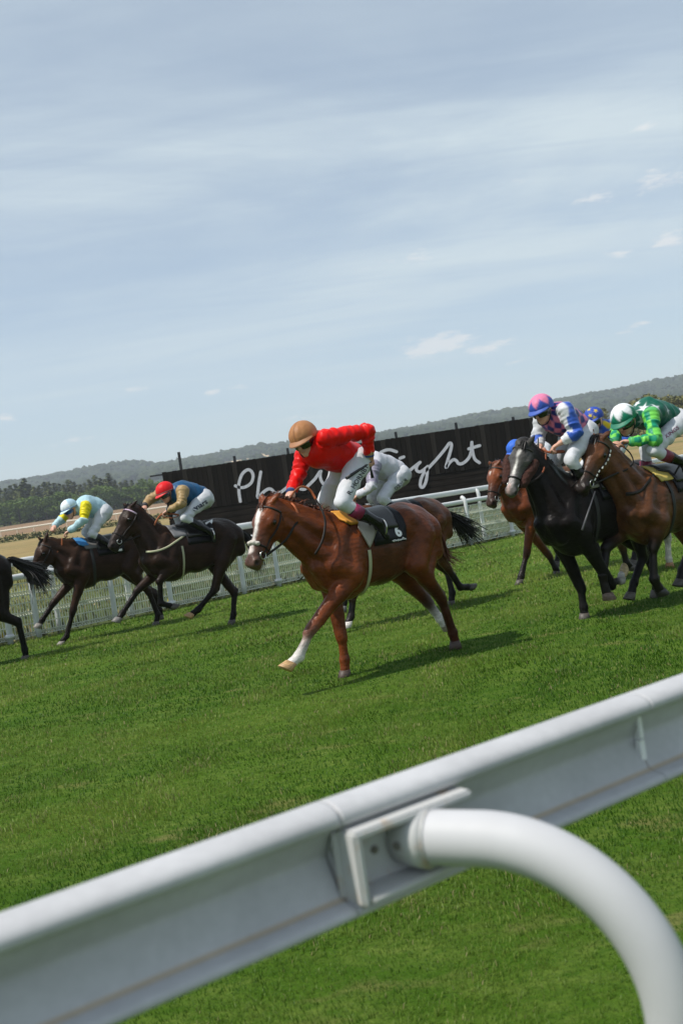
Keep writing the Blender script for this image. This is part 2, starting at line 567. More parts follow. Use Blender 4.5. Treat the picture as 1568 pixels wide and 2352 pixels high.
class Horse:
    pass
def make_horse(c):
    fr = c['fr']
    H = Horse(); H.fr = fr; H.c = c
    su, sz, zc, du = c.get('su', 1.0), c.get('sz', 1.0), c.get('zc', 1.2), c.get('du', 0.0)
    pit = math.radians(c.get('pitch', 0)); cp, sp = math.cos(pit), math.sin(pit)
    wd = c.get('wide', 1.0)
    def T(u, v, z):
        a, b = u * su, (z - 1.2) * sz
        return np.array([du + a * cp - b * sp, v * wd, zc + a * sp + b * cp])
    H.T = T
    ax = np.array([[cp, 0, sp], [0, 1, 0], [-sp, 0, cp]])
    lat = np.array([0, 1.0, 0])
    S = Sdf()
    COAT, DARK, SOCK, MUZ, FLANK, FACE = 0, 1, 2, 3, 4, 5
    # trunk
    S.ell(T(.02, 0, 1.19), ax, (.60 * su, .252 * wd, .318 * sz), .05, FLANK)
    S.ell(T(.34, 0, 1.16), ax, (.36 * su, .235 * wd, .37 * sz), .06, COAT)
    S.cone(T(.44, 0, 1.485), T(.05, 0, 1.42), .072, .075, .10, COAT, flat=(lat, .8))
    S.cone(T(.1, 0, 1.38), T(-.45, 0, 1.42), .12, .15, .08, COAT)
    S.ell(T(-.50, 0, 1.29), ax, (.36 * su, .25 * wd, .27 * sz), .06, COAT)
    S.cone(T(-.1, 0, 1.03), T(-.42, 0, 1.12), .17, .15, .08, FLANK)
    S.ell(T(.60, 0, 1.15), ax, (.16 * su, .185 * wd, .23 * sz), .06, COAT)
    S.cone(T(-.78, 0, 1.40), T(-.86, 0, 1.33), .05, .035, .04, COAT)
    for s in (1, -1):
        S.cone(T(.40, s * .13, 1.42), T(.60, s * .160, 1.12), .065, .095, .022, COAT)          # shoulder blade
        S.cone(T(.56, s * .16, 1.12), T(.38, s * .19, 1.02), .105, .085, .022, COAT)
        S.cone(T(.30, s * .175, 1.30), T(.40, s * .185, 1.05), .07, .085, .03, COAT)          # triceps
        S.cone(T(.70, s * .075, 1.13), T(.62, s * .085, .99), .085, .075, .025, COAT)          # breast
        S.cone(T(-.40, s * .12, 1.40), T(-.70, s * .115, 1.25), .14, .13, .04, COAT)           # quarters
        S.cone(T(-.72, s * .10, 1.30), T(-.74, s * .12, 1.08), .125, .10, .04, COAT)           # hamstring
        S.cone(T(-.30, s * .19, 1.36), T(-.36, s * .20, 1.30), .045, .04, .05, COAT)           # point of hip
    H.ntrunk = len(S.p)
    # legs
    hoofs = []
    for nm in ('fl', 'fr', 'hl', 'hr'):
        if nm not in c['legs']:
            continue
        s = 1 if nm[1] == 'l' else -1
        P = [np.asarray(p, float) for p in c['legs'][nm]]
        cols = c.get('legcol', {}).get(nm, (COAT, DARK, DARK, DARK))
        k = c.get('legk', 1.10)
        if nm[0] == 'f':
            kn, fe, ho = P[-3:]
            el = P[0] if len(P) == 4 else T(.42, s * .165, .99)
            # keep a plausible forearm: shift the elbow towards the knee when the leg is stretched
            S.cone(T(.52, s * .15, 1.08), el, .100, .088, .04, COAT)
            S.cone(el, kn, .088 * k, .047 * k, .04, COAT, cols[0])
            m = el + (kn - el) * .30 + np.array([.02, s * .012, 0])
            S.cone(el + (kn - el) * .05, m, .07 * k, .058 * k, .03, COAT)
            S.cone(kn + (el - kn) * .06, kn - (el - kn) * .07, .047 * k, .043 * k, .02, cols[1])
            S.cone(kn, fe, .034 * k, .033 * k, .02, cols[1], cols[2])
            bk = np.cross(nrm(fe - kn), lat); bk = bk if bk[0] < 0 else -bk
            S.cone(kn + bk * .018, fe + bk * .018, .018 * k, .022 * k, .02, cols[2])
        else:
            hk, fe, ho = P[-3:]
            stf = P[0] if len(P) == 4 else T(-.36, s * .19, 1.0)
            S.cone(T(-.54, s * .13, 1.24), stf, .172, .105, .04, COAT)
            S.cone(T(-.68, s * .12, 1.12), stf + (hk - stf) * .35, .112, .068, .035, COAT)
            S.cone(stf, hk, .090 * k, .044 * k, .035, COAT, cols[0])
            bk = np.cross(nrm(fe - stf), lat); bk = bk if bk[0] < 0 else -bk
            S.cone(hk + nrm(hk - fe) * .045 + bk * .035, hk, .024 * k, .042 * k, .03, cols[1])
            S.cone(stf + (hk - stf) * .45 + bk * .05, hk + nrm(hk - fe) * .05 + bk * .03, .03, .018, .03, cols[0])
            S.cone(hk, fe, .038 * k, .036 * k, .02, cols[1], cols[2])
            S.cone(hk + bk * .016, fe + bk * .016, .02 * k, .024 * k, .02, cols[2])
        S.ell(fe + bk * .008, None, (.043 * k, .040 * k, .045 * k), .02, cols[3])
        hd = nrm(ho - fe)
        L = np.linalg.norm(ho - fe)
        S.cone(fe, ho - hd * min(.055, L * .4), .034 * k, .041 * k, .02, cols[3])
        hoofs.append((nm, fe, ho, hd, k))
    # neck
    poll, muz = np.asarray(c['poll'], float), np.asarray(c['muz'], float)
    a = nrm(muz - poll)
    hl = np.linalg.norm(muz - poll); q = np.clip(hl / .60, .92, 1.14)
    ll = nrm(lat - a * (lat @ a))
    if c.get('roll'):
        w_ = math.radians(c['roll']); ll = nrm(ll * math.cos(w_) + np.cross(a, ll) * math.sin(w_))
    dn = -np.cross(a, ll)
    H.poll, H.a, H.ll, H.dn, H.q = poll, a, ll, dn, q
    B1 = T(.50, 0, 1.33); th = poll + a * .15 * q + dn * .10 * q
    S.cone(B1, poll + dn * .10 * q - a * .0, .235, .105, .09, COAT, flat=(lat, .62))
    S.cone(T(.40, 0, 1.46), poll + dn * .03 * q + a * .02, .085, .058, .08, c.get('crest', COAT), flat=(lat, .75))
    S.cone(T(.63, 0, 1.18), th, .12, .07, .07, COAT, flat=(lat, .8))
    for s in (1, -1):
        S.cone(T(.63, s * .12, 1.20), poll + a * .07 * q + dn * .13 * q + ll * s * .035, .085, .05, .022, COAT)      # long neck muscle
    S.cone(T(.50, .09, 1.36), poll + dn * .09 * q + ll * .03, .10, .06, .04, COAT)
    S.cone(T(.50, -.09, 1.36), poll + dn * .09 * q - ll * .03, .10, .06, .04, COAT)
    # head
    qv = np.array((1, 1.12, 1)) * q
    HS = Sdf()
    hx = np.array([a, ll, dn])
    def hp(s, l, d): return poll + (a * s + ll * l * 1.12 + dn * d) * q
    H.hp = hp
    HS.ell(hp(.13, 0, .078), hx, np.array((.170, .108, .116)) * qv, .03, FACE)
    HS.cone(hp(.16, 0, .055), hp(.50, 0, .045), .082 * q, .058 * q, .04, FACE, MUZ if c.get('muzdark', 1) else FACE, flat=(ll, .92))
    HS.cone(hp(.22, 0, .165), hp(.48, 0, .112), .064 * q, .044 * q, .03, FACE, MUZ)
    for s in (1, -1):
        HS.ell(hp(.185, s * .052, .145), hx, np.array((.120, .046, .105)) * qv, .025, FACE)            # cheek
        HS.ell(hp(.165, s * .084, .036), hx, np.array((.055, .032, .030)) * qv, .02, FACE)             # brow
        HS.cone(hp(.25, s * .062, .085), hp(.44, s * .045, .075), .016 * q, .012 * q, .03, FACE)      # face crest
        HS.ell(hp(.550, s * .040, .038), hx, np.array((.042, .026, .034)) * qv, .02, MUZ)              # nostril wing
        tip = c.get('ear_l' if s == 1 else 'ear_r')
        base = hp(-.015, s * .055, .015)
        tip = np.asarray(tip, float) if tip is not None else base + nrm(-a * .8 - dn * .25 + ll * s * .25) * .17
        if np.linalg.norm(tip - base) > .21 * q: tip = base + nrm(tip - base) * .19 * q
        HS.cone(base, base + (tip - base) * .45, .030 * q, .032 * q, .025, FACE, flat=(nrm(np.cross(ll, tip - base)), .6))
        HS.cone(base + (tip - base) * .45, tip, .032 * q, .010, .015, FACE, DARK, flat=(nrm(np.cross(ll, tip - base)), .6))
    HS.ell(hp(.545, 0, .068), hx, np.array((.064, .058, .058)) * qv, .03, MUZ)
    HS.ell(hp(.56, 0, .115), hx, np.array((.045, .036, .034)) * qv, .02, MUZ)
    H.HS = HS
    S.p += HS.p
    H.S = S
    V, Q = S.mesh(c.get('h', .014), 2)
    # nostril hollows
    for s in (1, -1):
        n_ = hp(.562, s * .060, .040)
        dd = np.linalg.norm((V - n_) * 1.0, axis=1)
        V = V - (np.exp(-(dd / (.020 * q)) ** 2) * .022)[:, None] * (ll * s)
    V = V + nrm_rows(V, Q) * (vnoise(V * np.array([1, 1.6, 1]), 15, 3) * .0042 + (1 - 2 * np.abs(vnoise(V * np.array([1.3, 1.3, .8]), 13, 6))) * .0030 + vnoise(V, 42, 4) * .0012)[:, None]
    table = c['cols']
    C, _, _ = S.colour(V, table)
    # face markings and dark nostrils
    rel = (V - poll) / q
    ra, rl, rd = rel @ a, rel @ ll, rel @ dn
    for (s0, l0, s1, l1, w0, w1, colr) in c.get('marks', []):
        t = np.clip((ra - s0) / (s1 - s0 + 1e-9), 0, 1)
        wob = vnoise(V, 60, 5) * .006
        m = 1 / (1 + np.exp((np.hypot(rl - (l0 + (l1 - l0) * t), np.maximum(np.maximum(s0 - ra, ra - s1), 0)) - (w0 + (w1 - w0) * t) - wob) / .004))
        m = m * (rd < .062) * (ra > -.05) * (ra < .66)
        C = C + (np.array(colr) - C) * m[:, None]
    for s in (1, -1):
        m = np.exp(-(np.linalg.norm((V - hp(.564, s * .060, .038)) / np.array([1, 1, 1]), axis=1) / (.023 * q)) ** 4)
        C = C + (np.array([.006, .005, .005]) - C) * m[:, None]
        m = np.exp(-(np.linalg.norm(V - hp(.172, s * .101, .053), axis=1) / (.034 * q)) ** 4) * .8
        C = C + (np.array(table[1]) * .7 - C) * m[:, None]
    C = C * (1 + .10 * vnoise(V, 9, 8) + .06 * vnoise(V, 30, 9))[:, None]
    H.root = root = empty('racehorse', fr.O, fr.rz)
    gloss = c.get('gloss', .20)
    coat = mat('horse coat %.2f' % gloss, attr='Col', rough=.36, spec=gloss, noise=[(3.2, (.8, 1, 1), .66, 1.22, 4), (13, (.6, 1, 1), .80, 1.18, 5), (44, (.30, 1, 1), .80, 1.22, 4), (150, (.35, 1, 1), .88, 1.12, 2)], bump=(38, .55, .014, (.40, 1, 1)))
    obj('body', mesh_from('horse_body', V, Q, True, np.clip(C, .002, 1)), coat, root)
    # eyes
    em = mat('horse eye', (.008, .006, .005), .08)
    for s in (1, -1):
        b = bmesh.new(); bmesh.ops.create_uvsphere(b, u_segments=12, v_segments=8, radius=.025 * q)
        me = bpy.data.meshes.new('eye'); b.to_mesh(me); b.free()
        for p in me.polygons: p.use_smooth = True
        obj('eye', me, em, root, Vector(hp(.172, s * .103, .052)))
    # hoofs
    for nm, fe, ho, hd, k in hoofs:
        hcol = c.get('hoofcol', {}).get(nm, (.07, .06, .05))
        up = nrm(-hd)
        sole = -np.array([0, 0, 1.0]) if ho[2] < .09 else nrm(hd * .8 + np.array([.12, 0, -.75]))
        fwd = nrm(hd - sole * (hd @ sole) + 1e-6 * np.array([1, 0, 0]))
        if ho[2] < .09 or np.linalg.norm(hd - sole * (hd @ sole)) < .1: fwd = nrm(np.array([1, 0, 0]) - sole * sole[0])
        sd_ = np.cross(sole, fwd)
        m = MB(); V2 = []
        seg = 14
        cr = ho - hd * .05
        for (tt, rr) in ((0, .043), (.5, .050), (1, .057), (1.08, .055)):
            base = cr + (ho - cr) * min(tt, 1) + sole * .03 * tt + fwd * .012 * tt
            for j in range(seg):
                an = 2 * math.pi * j / seg
                V2.append(base + (fwd * math.cos(an) * (1.3 if math.cos(an) > 0 else .9) + sd_ * math.sin(an)) * rr * k)
        F2 = [(i * seg + j, i * seg + (j + 1) % seg, (i + 1) * seg + (j + 1) % seg, (i + 1) * seg + j) for i in range(3) for j in range(seg)]
        F2 += [tuple(range(seg - 1, -1, -1)), tuple(3 * seg + j for j in range(seg))]
        m.add(V2, F2)
        obj('hoof', m.mesh('hoof'), mat('hoof %s' % str(hcol), hcol, .55, noise=[(30, (1, 1, 4), .6, 1.4, 3)]), root)
    hair = mat('hair ' + c.get('hairname', 'black'), c.get('hair', (.008, .006, .005)), .5, spec=.4)
    # mane
    if c.get('mane', 1):
        paths = []
        A, B = T(.40, 0, 1.50), poll + a * .0
        nrmv = nrm(np.cross(lat, B - A)); nrmv = nrmv if nrmv[2] > 0 else -nrmv
        for i in range(c.get('manen', 150)):
            t = RNG.uniform(-.05, 1.0)
            p0 = A + (B - A) * t + nrmv * .05
            p0 = S.hit(p0 + nrmv * .25, -nrmv, 0, .45, 60)
            if np.isnan(p0).any():
                continue
            side = c.get('maneside', -1)
            L = RNG.uniform(.07, .15) * c.get('manel', 1)
            bd = nrm(A - B)
            lift = RNG.uniform(.2, 1.0) * c.get('manelift', .35)
            d0 = nrm(nrmv * lift + bd * RNG.uniform(.3, .9) + lat * side * RNG.uniform(.2, .9) + RNG.normal(size=3) * .2)
            P = [p0 - d0 * .01]
            v = d0.copy()
            for j in range(4):
                P.append(P[-1] + v * L / 4 + RNG.normal(size=3) * .006)
                v = nrm(v + np.array([0, 0, -.32]) + bd * .1)
            paths.append(P)
        if paths:
            V3, F3 = strips(paths, .016)
            obj('mane', mesh_from('mane', V3, F3), hair, root)
        # forelock
        paths = []
        for i in range(c.get('forelock', 26)):
            p0 = hp(-.02 + RNG.uniform(-.02, .02), RNG.uniform(-.03, .03), -.02)
            v = nrm(a + ll * RNG.uniform(-.5, .5) - dn * RNG.uniform(.1, .6))
            P = [p0]
            for j in range(4):
                P.append(P[-1] + v * .035); v = nrm(v + a * .4 + dn * .22)
            paths.append(P)
        V3, F3 = strips(paths, .014)
        obj('forelock', mesh_from('forelock', V3, F3), hair, root)
    if 'tail' in c:
        paths = []
        K = [T(-.82, 0, 1.38)] + [np.asarray(p, float) for p in c['tail']]
        sp_ = spline(K, 8)
        n = len(sp_)
        for i in range(c.get('tailn', 240)):
            o_ = RNG.normal(size=3) * .022
            e_ = RNG.normal(size=3) * c.get('tailspread', .07)
            st = RNG.uniform(0, .35); en = RNG.uniform(.72, 1.04)
            P = []
            for t in np.linspace(st, min(en, 1), 9):
                x = t * (n - 1); i0 = min(int(x), n - 2)
                P.append(sp_[i0] + (sp_[i0 + 1] - sp_[i0]) * (x - i0) + o_ * min(1, .4 + t) + e_ * t * t + np.array([0, 0, .02]) * math.sin(t * 9 + i) * t)
            paths.append(P)
        V3, F3 = strips(paths, .022, taper=.15)
        obj('tail', mesh_from('tail', V3, F3), hair, root)
    bridle(H)
    tack(H)
    return H
def nrm_rows(V, Q):
    a, b, c_, d = V[Q[:, 0]], V[Q[:, 1]], V[Q[:, 2]], V[Q[:, 3]]
    n = np.cross(c_ - a, d - b)
    out = np.zeros_like(V)
    for k in range(4):
        for j in range(3):
            out[:, j] += np.bincount(Q[:, k], n[:, j], len(V))
    return out / (np.linalg.norm(out, axis=1, keepdims=True) + 1e-12)

def bridle(H):
    c = H.c
    if not c.get('bridle', 1): return
    HS, hp, a, ll, dn, q = H.HS, H.hp, H.a, H.ll, H.dn, H.q
    def at(s, phi, cdep=.07, off=.004):
        d = nrm(ll * math.cos(phi) + dn * math.sin(phi))
        o = hp(s, 0, cdep)
        p = HS.hit(o + d * .4, -d, 0, .4, 90)
        return p + d * off
    m = MB()
    # noseband, browband, cheek pieces, throat lash
    P = [at(.40, t, .06) for t in np.linspace(0, 2 * math.pi, 25)]
    m.tube(P, .0105, 6, False)
    for s in (1, -1):
        ph = 0.35 if s == 1 else math.pi - .35
        P = [at(t, ph, .07) for t in np.linspace(.03, .47, 12)]
        P = [p for p in P if not np.isnan(p).any()]
        m.tube(spline(P, 3), .0095, 6)
        bit = P[-1]
        R_ = [bit + (a * math.cos(t) + dn * math.sin(t)) * .034 + ll * s * .008 for t in np.linspace(0, 2 * math.pi, 17)]
        H.__dict__['bit_' + 'lr'[s < 0]] = bit + dn * .03
        mm = MB(); mm.tube(R_, .0055, 6, False)
        o = obj('bit_ring', mm.mesh('bit_ring'), mat('steel', (.55, .55, .53), .28, metal=1), H.root)
        P = [hp(.0, s * .07, .06), hp(.10, s * .095, .16), hp(.17, s * .05, .225), hp(.18, 0, .235)]
        m.tube(spline(P, 6), .007, 6)
    P = [p for p in (at(.055, -t, .07) for t in np.linspace(-.35, math.pi + .35, 17)) if not np.isnan(p).any()]
    o = obj('bridle', m.mesh('bridle'), mat('bridle leather', **LEATHER), H.root)
    mm = MB(); mm.tube(P, .0115, 6)
    obj('browband', mm.mesh('browband'), mat('browband %s' % c.get('browname', 'black'), c.get('brow', (.018, .014, .012)), .5), o)
    if c.get('sheepskin'):
        for s in (1, -1):
            sk = Sdf()
            ph = .30 if s == 1 else math.pi - .30
            P = [at(t, ph, .07, .03) for t in np.linspace(.16, .42, 5)]
            for i in range(4): sk.cone(P[i], P[i + 1], .052 * q, .052 * q, .03)
            V, Qd = sk.mesh(.012, 1)
            V = V + nrm_rows(V, Qd) * (vnoise(V, 110, 4) * .006)[:, None]
            obj('sheepskin_cheekpiece', mesh_from('cheekpiece', V, Qd), mat('brown sheepskin', (.055, .018, .012), .95, bump=(220, 1.0, .01, (1, 1, 1)), noise=[(60, (1, 1, 1), .6, 1.4, 3)]), H.root)
    if c.get('nosepad'):
        nb = Sdf()
        for t in np.linspace(-math.pi * .80, -math.pi * .28, 5):
            nb.ell(at(.395, t, .06, .008), None, (.021, .021, .021), .010)
        V, Qd = nb.mesh(.010, 1)
        V = V + nrm_rows(V, Qd) * (vnoise(V, 150, 4) * .004)[:, None]
        obj('sheepskin_noseband', mesh_from('noseband', V, Qd), mat('white sheepskin', (.62, .58, .52), .95, bump=(220, 1.0, .01, (1, 1, 1))), H.root)
    if c.get('studs'):
        mm = MB()
        for t in np.linspace(.08, .42, 8):
            p = at(t, .35, .07, .016)
            mm.box(p, (.028, .010, .014), [a, ll, dn])
        obj('stud', mm.mesh('studs', False), mat('pale stud', (.75, .74, .7), .4), H.root)

def radial_many(H, us, ths, off):
    """points on the trunk seen along angle th from straight up (left positive) at station u"""
    o = np.array([H.T(u, 0, 1.20) for u in us])
    d = np.stack([0 * ths, np.sin(ths), np.cos(ths)], -1)
    p = H.TS.hit(o + d * .75, -d, 0, .75, 70)
    return p + d * off, d
def radial(H, u, th, off):
    p, d = radial_many(H, np.array([u]), np.array([th]), off)
    return p[0], d[0]
def trunk_patch(H, uf, ur, t0, t1, off, th, n=14, m=14):
    us, ts = [], []
    for i in range(n):
        t = t0 + (t1 - t0) * i / (n - 1)
        a, b = (uf(t) if callable(uf) else uf), (ur(t) if callable(ur) else ur)
        for j in range(m):
            us.append(a + (b - a) * j / (m - 1)); ts.append(t)
    P, D = radial_many(H, np.array(us), np.array(ts), off)
    return solid_grid(P.reshape(n, m, 3), D.reshape(n, m, 3), th)
def quad_patch(H, z, c4, off, th, n=9, m=9):
    """a flap whose four corners were measured on the photograph, carried onto the horse's side, with its mirror image on the far side"""
    a, b, c, d = [np.array(q, float) for q in c4]
    g = [(1 - s) * ((1 - t) * a + t * b) + s * ((1 - t) * d + t * c) for s in np.linspace(0, 1, n) for t in np.linspace(0, 1, m)]
    P, G = H.fr.cast(H.TS, z, g, off)
    if np.isnan(P).any(): return None
    V, Fc = solid_grid(P.reshape(n, m, 3), G.reshape(n, m, 3), th)
    V2 = V * np.array([1, -1, 1]); k = len(V)
    return np.concatenate([V, V2]), Fc + [tuple(i + k for i in f[::-1]) for f in Fc]
def tack(H):
    c = H.c
    root = H.root
    H.TS = Sdf(); H.TS.p = H.S.p[:H.ntrunk]
    if not c.get('saddle', 1): return
    rd = math.radians
    cl = c.get('cloth', (.12, -.32, 76))
    V, Fc = trunk_patch(H, cl[0], cl[1], rd(-cl[2]), rd(cl[2]), .020, .014)
    cloth = obj('saddle_cloth', mesh_from('saddle_cloth', V, Fc), mat('black number cloth', (.006, .006, .008), .40, spec=.22, bump=(30, .3, .01, (1, 1, 1))), root)
    pm = mat('saddle pad %s' % c.get('padname', 'grey'), c.get('pad', (.28, .26, .23)), .6, noise=[(9, (1, 1, 1), .85, 1.1, 4)])
    got = quad_patch(H, c['padq'][0], c['padq'][1], .032, .022) if 'padq' in c else None
    if got is None: got = trunk_patch(H, lambda t: .34 - .05 * abs(t), lambda t: .10, rd(-46), rd(46), .024, .016)
    obj('saddle_pad', mesh_from('saddle_pad', *got), pm, root)
    if 'pad2' in c:
        got = quad_patch(H, c['pad2q'][0], c['pad2q'][1], .036, .022) if 'pad2q' in c else None
        if got is None: got = trunk_patch(H, lambda t: .42 - .04 * abs(t), lambda t: .27 - .06 * abs(t), rd(-34), rd(34), .034, .02)
        obj('saddle_pad', mesh_from('saddle_pad_front', *got), mat('pad front %s' % c['pad2name'], c['pad2'], .7, bump=(50, .3, .006, (1, 1, 1))), root)
    # small racing saddle
    V, Fc = trunk_patch(H, lambda t: .20 - .10 * (abs(t) > .5), lambda t: -.22, rd(-55), rd(55), .045, .03)
    obj('saddle', mesh_from('saddle', V, Fc), mat('saddle leather', (.012, .011, .011), .3), root)
    # girth
    ga = c.get('girthang', 40)
    P = list(radial_many(H, np.full(36, .22), np.linspace(math.radians(ga), math.radians(360 - ga), 36), .006)[0])
    m = MB(); m.tube(P, c.get('girthw', .026), 8, True, flat=None)
    V = np.array(m.V)
    # flatten the strap against the body
    cen = H.T(.22, 0, 1.2)
    Vf = []
    for i in range(len(P)):
        ring = V[i * 8:(i + 1) * 8]
        d = nrm(P[i] - cen - np.array([0, 0, 0])); d[0] = 0; d = nrm(d)
        Vf.append(P[i] + (ring - P[i]) - np.outer((ring - P[i]) @ d, d) * .82)
    V[:len(P) * 8] = np.concatenate(Vf)
    obj('girth', mesh_from('girth', V, m.F), mat('girth %s' % c.get('girthname', 'black'), c.get('girth', (.015, .014, .014)), .6), root)
    if c.get('number'):
        txt, u0, t0_, size = c['number']
        V2, F2 = text2d(txt, size, offset=.008)
        P = radial_many(H, u0 - V2[:, 0], rd(t0_) - V2[:, 1] / .34, .026)[0]
        obj('number', mesh_from('number', P, F2, False), mat('white print', (.78, .78, .78), .6), cloth)
    if c.get('scribble'):
        u0, t0_, L = c['scribble']
        m = MB(); pts = []
        for i in range(34):
            x = -L / 2 + L * i / 33
            pts.append(radial(H, u0 - x - .008 * math.sin(i * 2.3), rd(t0_) - (.011 * math.sin(i * 1.45) * (.4 + .6 * abs(math.sin(i * .37))) + .016 * math.exp(-((i - 27) / 2.5) ** 2)) / .34, .027)[0])
        m.tube(pts, .0042, 5)
        obj('cloth_lettering', m.mesh('cloth_lettering'), mat('white print', (.78, .78, .78), .6), cloth)
def rein(H, pts, split, gripcol=(.38, .10, .03)):
    """pts: local points from bit to hand; the part beyond split is the rubber grip"""
    S_ = spline(pts, 8)
    k = int(len(S_) * split)
    m = MB(); m.tube(S_[:k + 1], .011, 6, True, flat=.5)
    o = obj('rein', m.mesh('rein'), mat('bridle leather', **LEATHER), H.root)
    if k < len(S_) - 2:
        m = MB(); m.tube(S_[k:], .0135, 6, True, flat=.5)
        obj('rein_grip', m.mesh('rein_grip'), mat('rein rubber %s' % str(gripcol), gripcol, .6), o)
# ------------------------------------------------------------------ jockeys
SKIN = (.56, .31, .225)
def jockey(H, ov, pal, label, h=.010, group='jockeys riding in the race'):
    """ov: joints measured on the photograph that replace the default crouch"""
    fr = H.fr
    T0_ = H.T(0, 0, 1.2) - np.array([0, 0, 1.2])
    J = dict(pel=(-.08, 0, 1.90), che=(.30, 0, 2.02), nek=(.46, 0, 2.06), hed=(.60, 0, 2.12), shl=(.36, .18, 2.02), shr=(.36, -.18, 2.02), ell=(.42, .30, 1.76),
             elr=(.42, -.30, 1.76), wrl=(.66, .14, 1.66), wrr=(.66, -.14, 1.66), hal=(.74, .09, 1.63), har=(.74, -.09, 1.63), knl=(.30, .27, 1.62), knr=(.30, -.27, 1.62),
             anl=(-.10, .31, 1.32), anr=(-.10, -.31, 1.32), tol=(.06, .33, 1.22), tor=(.06, -.33, 1.22))
    J = {k: np.array(v) + T0_ for k, v in J.items()}
    for k, v in ov.items():
        if k in J: J[k] = np.asarray(v, float)
    lat = np.array([0, 1.0, 0])
    face = nrm(ov.get('face', (.90, 0, -.38)))
    hu = nrm(np.cross(face, np.cross(ov.get('hup', (0.3, 0, 1)), face)))
    hl = np.cross(hu, face)           # left of the head
    hx = np.array([face, hl, hu])
    hs = ov.get('hs', 1.10)
    hed = J['hed']
    def hp(f, l, u): return hed + (face * f + hl * l + hu * u) * hs
    spine = nrm(J['che'] - J['pel'])
    bu = nrm(np.cross(spine, lat)); bu = bu if bu[2] > 0 else -bu
    pel, che, nek = J['pel'], J['che'], J['nek']
    hipl, hipr = pel + lat * .10, pel - lat * .10
    # --- skin: one continuous body
    B = Sdf()
    SK, UN, LIP, HAIR = 0, 1, 2, 3
    B.ell(hed, hx, np.array((.098, .076, .112)) * hs, .02, SK)
    B.ell(hp(.038, 0, -.078), hx, np.array((.055, .052, .05)) * hs, .03, SK)
    B.cone(hp(.085, 0, .0), hp(.113, 0, -.036), .011 * hs, .017 * hs, .015, SK)
    B.ell(hp(.086, 0, -.070), hx, np.array((.016, .026, .008)) * hs, .008, LIP)
    B.ell(hp(.072, 0, -.108), hx, np.array((.02, .022, .018)) * hs, .015, SK)
    for s in (1, -1):
        B.ell(hp(.0, s * .078, -.012), hx, np.array((.020, .010, .032)) * hs, .008, SK)
        B.ell(hp(.065, s * .042, -.03), hx, np.array((.03, .022, .022)) * hs, .02, SK)
    B.cone(hp(-.025, 0, -.06), nek, .056, .062, .03, SK)
    B.cone(nek, che, .062, .11, .04, UN)
    B.cone(che, pel, .145, .12, .05, UN)
    for s, q in ((1, 'l'), (-1, 'r')):
        sh, el, wr, ha = J['sh' + q], J['el' + q], J['wr' + q], J['ha' + q]
        hip, kn, an, to = (hipl if s == 1 else hipr), J['kn' + q], J['an' + q], J['to' + q]
        B.cone(che + lat * s * .08, sh, .09, .058, .04, UN)
        B.cone(sh, el, .052, .045, .02, UN)
        B.cone(el, wr, .044, .029, .02, ov.get('fore' + q, UN), SK)
        B.cone(hip, kn, .095, .048, .03, UN)
        B.cone(kn, an, .046, .034, .02, UN)
        B.cone(an, to, .034, .028, .02, UN)
        # hand: palm, four curled fingers, thumb
        d = nrm(ha - wr)
        n_ = nrm(np.cross(d, np.cross(np.array([0, 0, -1.0]), d)))     # palm faces down
        sd_ = np.cross(d, n_)                                          # across the knuckles
        inn = sd_ if (sd_ @ lat) * s < 0 else -sd_
        B.ell(wr + d * .050, np.array([d, sd_, n_]), (.050, .041, .021), .015, SK)
        for i, (ln, rr) in enumerate(((.036, .0108), (.041, .0112), (.038, .0108), (.030, .0095))):
            b0 = wr + d * .088 + inn * (.030 - .0205 * i)
            b1 = b0 + d * ln * .75 + n_ * ln * .45
            b2 = b1 - d * .004 + n_ * ln * .85
            b3 = b2 - d * ln * .75 + n_ * .006
            B.cone(b0, b1, rr, rr, .006, SK); B.cone(b1, b2, rr, rr * .95, .004, SK); B.cone(b2, b3, rr * .95, rr * .8, .004, SK)
        t0 = wr + d * .025 + inn * .032
        t1 = t0 + d * .034 + inn * .014 + n_ * .016
        t2 = t1 + d * .026 - inn * .006 + n_ * .018
        B.cone(t0, t1, .015, .0125, .008, SK); B.cone(t1, t2, .0125, .010, .005, SK)
    V, Q = B.mesh(ov.get('bh', h * .98), 2)
    C, _, _ = B.colour(V, [pal.get('skin', SKIN), (.3, .3, .3), (.36, .13, .11), (.03, .02, .015)], .010)
    root = empty('person', fr.w((pel[0], 0, 0)), fr.rz)
    tag(root, label, 'person', group)
    off = np.array([pel[0], 0, 0])
    def put(name, V, Q, m, parent=None, colors=None, smooth=True):
        return obj(name, mesh_from(name, np.asarray(V) - off, Q, smooth, colors), m, parent or root)
    put('body', V, Q, mat('skin', attr='Col', rough=.5, spec=.35, noise=[(60, (1, 1, 1), .92, 1.06, 3)], trans=.05), None, C)
    satin = mat('racing silk', attr='Col', rough=.40, spec=.20, noise=[(40, (1, 1, 1), .93, 1.06, 3)], bump=(16, .55, .012, (1, 1, 1)))
    cotton = mat('breeches cloth', attr='Col', rough=.7, spec=.3, noise=[(25, (1, 1, 1), .95, 1.04, 3)], bump=(20, .45, .010, (1, 1, 1)))
    # --- jacket
    Jk = Sdf()
    Jk.cone(pel + bu * .03 + spine * .04, che, .142, .165, .06, 0, flat=(lat, 1.12), tagid=0)
    Jk.cone(che, nek, .14, .088, .05, 0, tagid=0)
    Jk.cone(nek, nek + (hp(-.03, 0, -.08) - nek) * .45, .082, .070, .03, 0, tagid=0)
    Jk.cone(pel + (che - pel) * .5 + bu * .03, che + bu * .02, .14, .12, .06, 0, tagid=0)
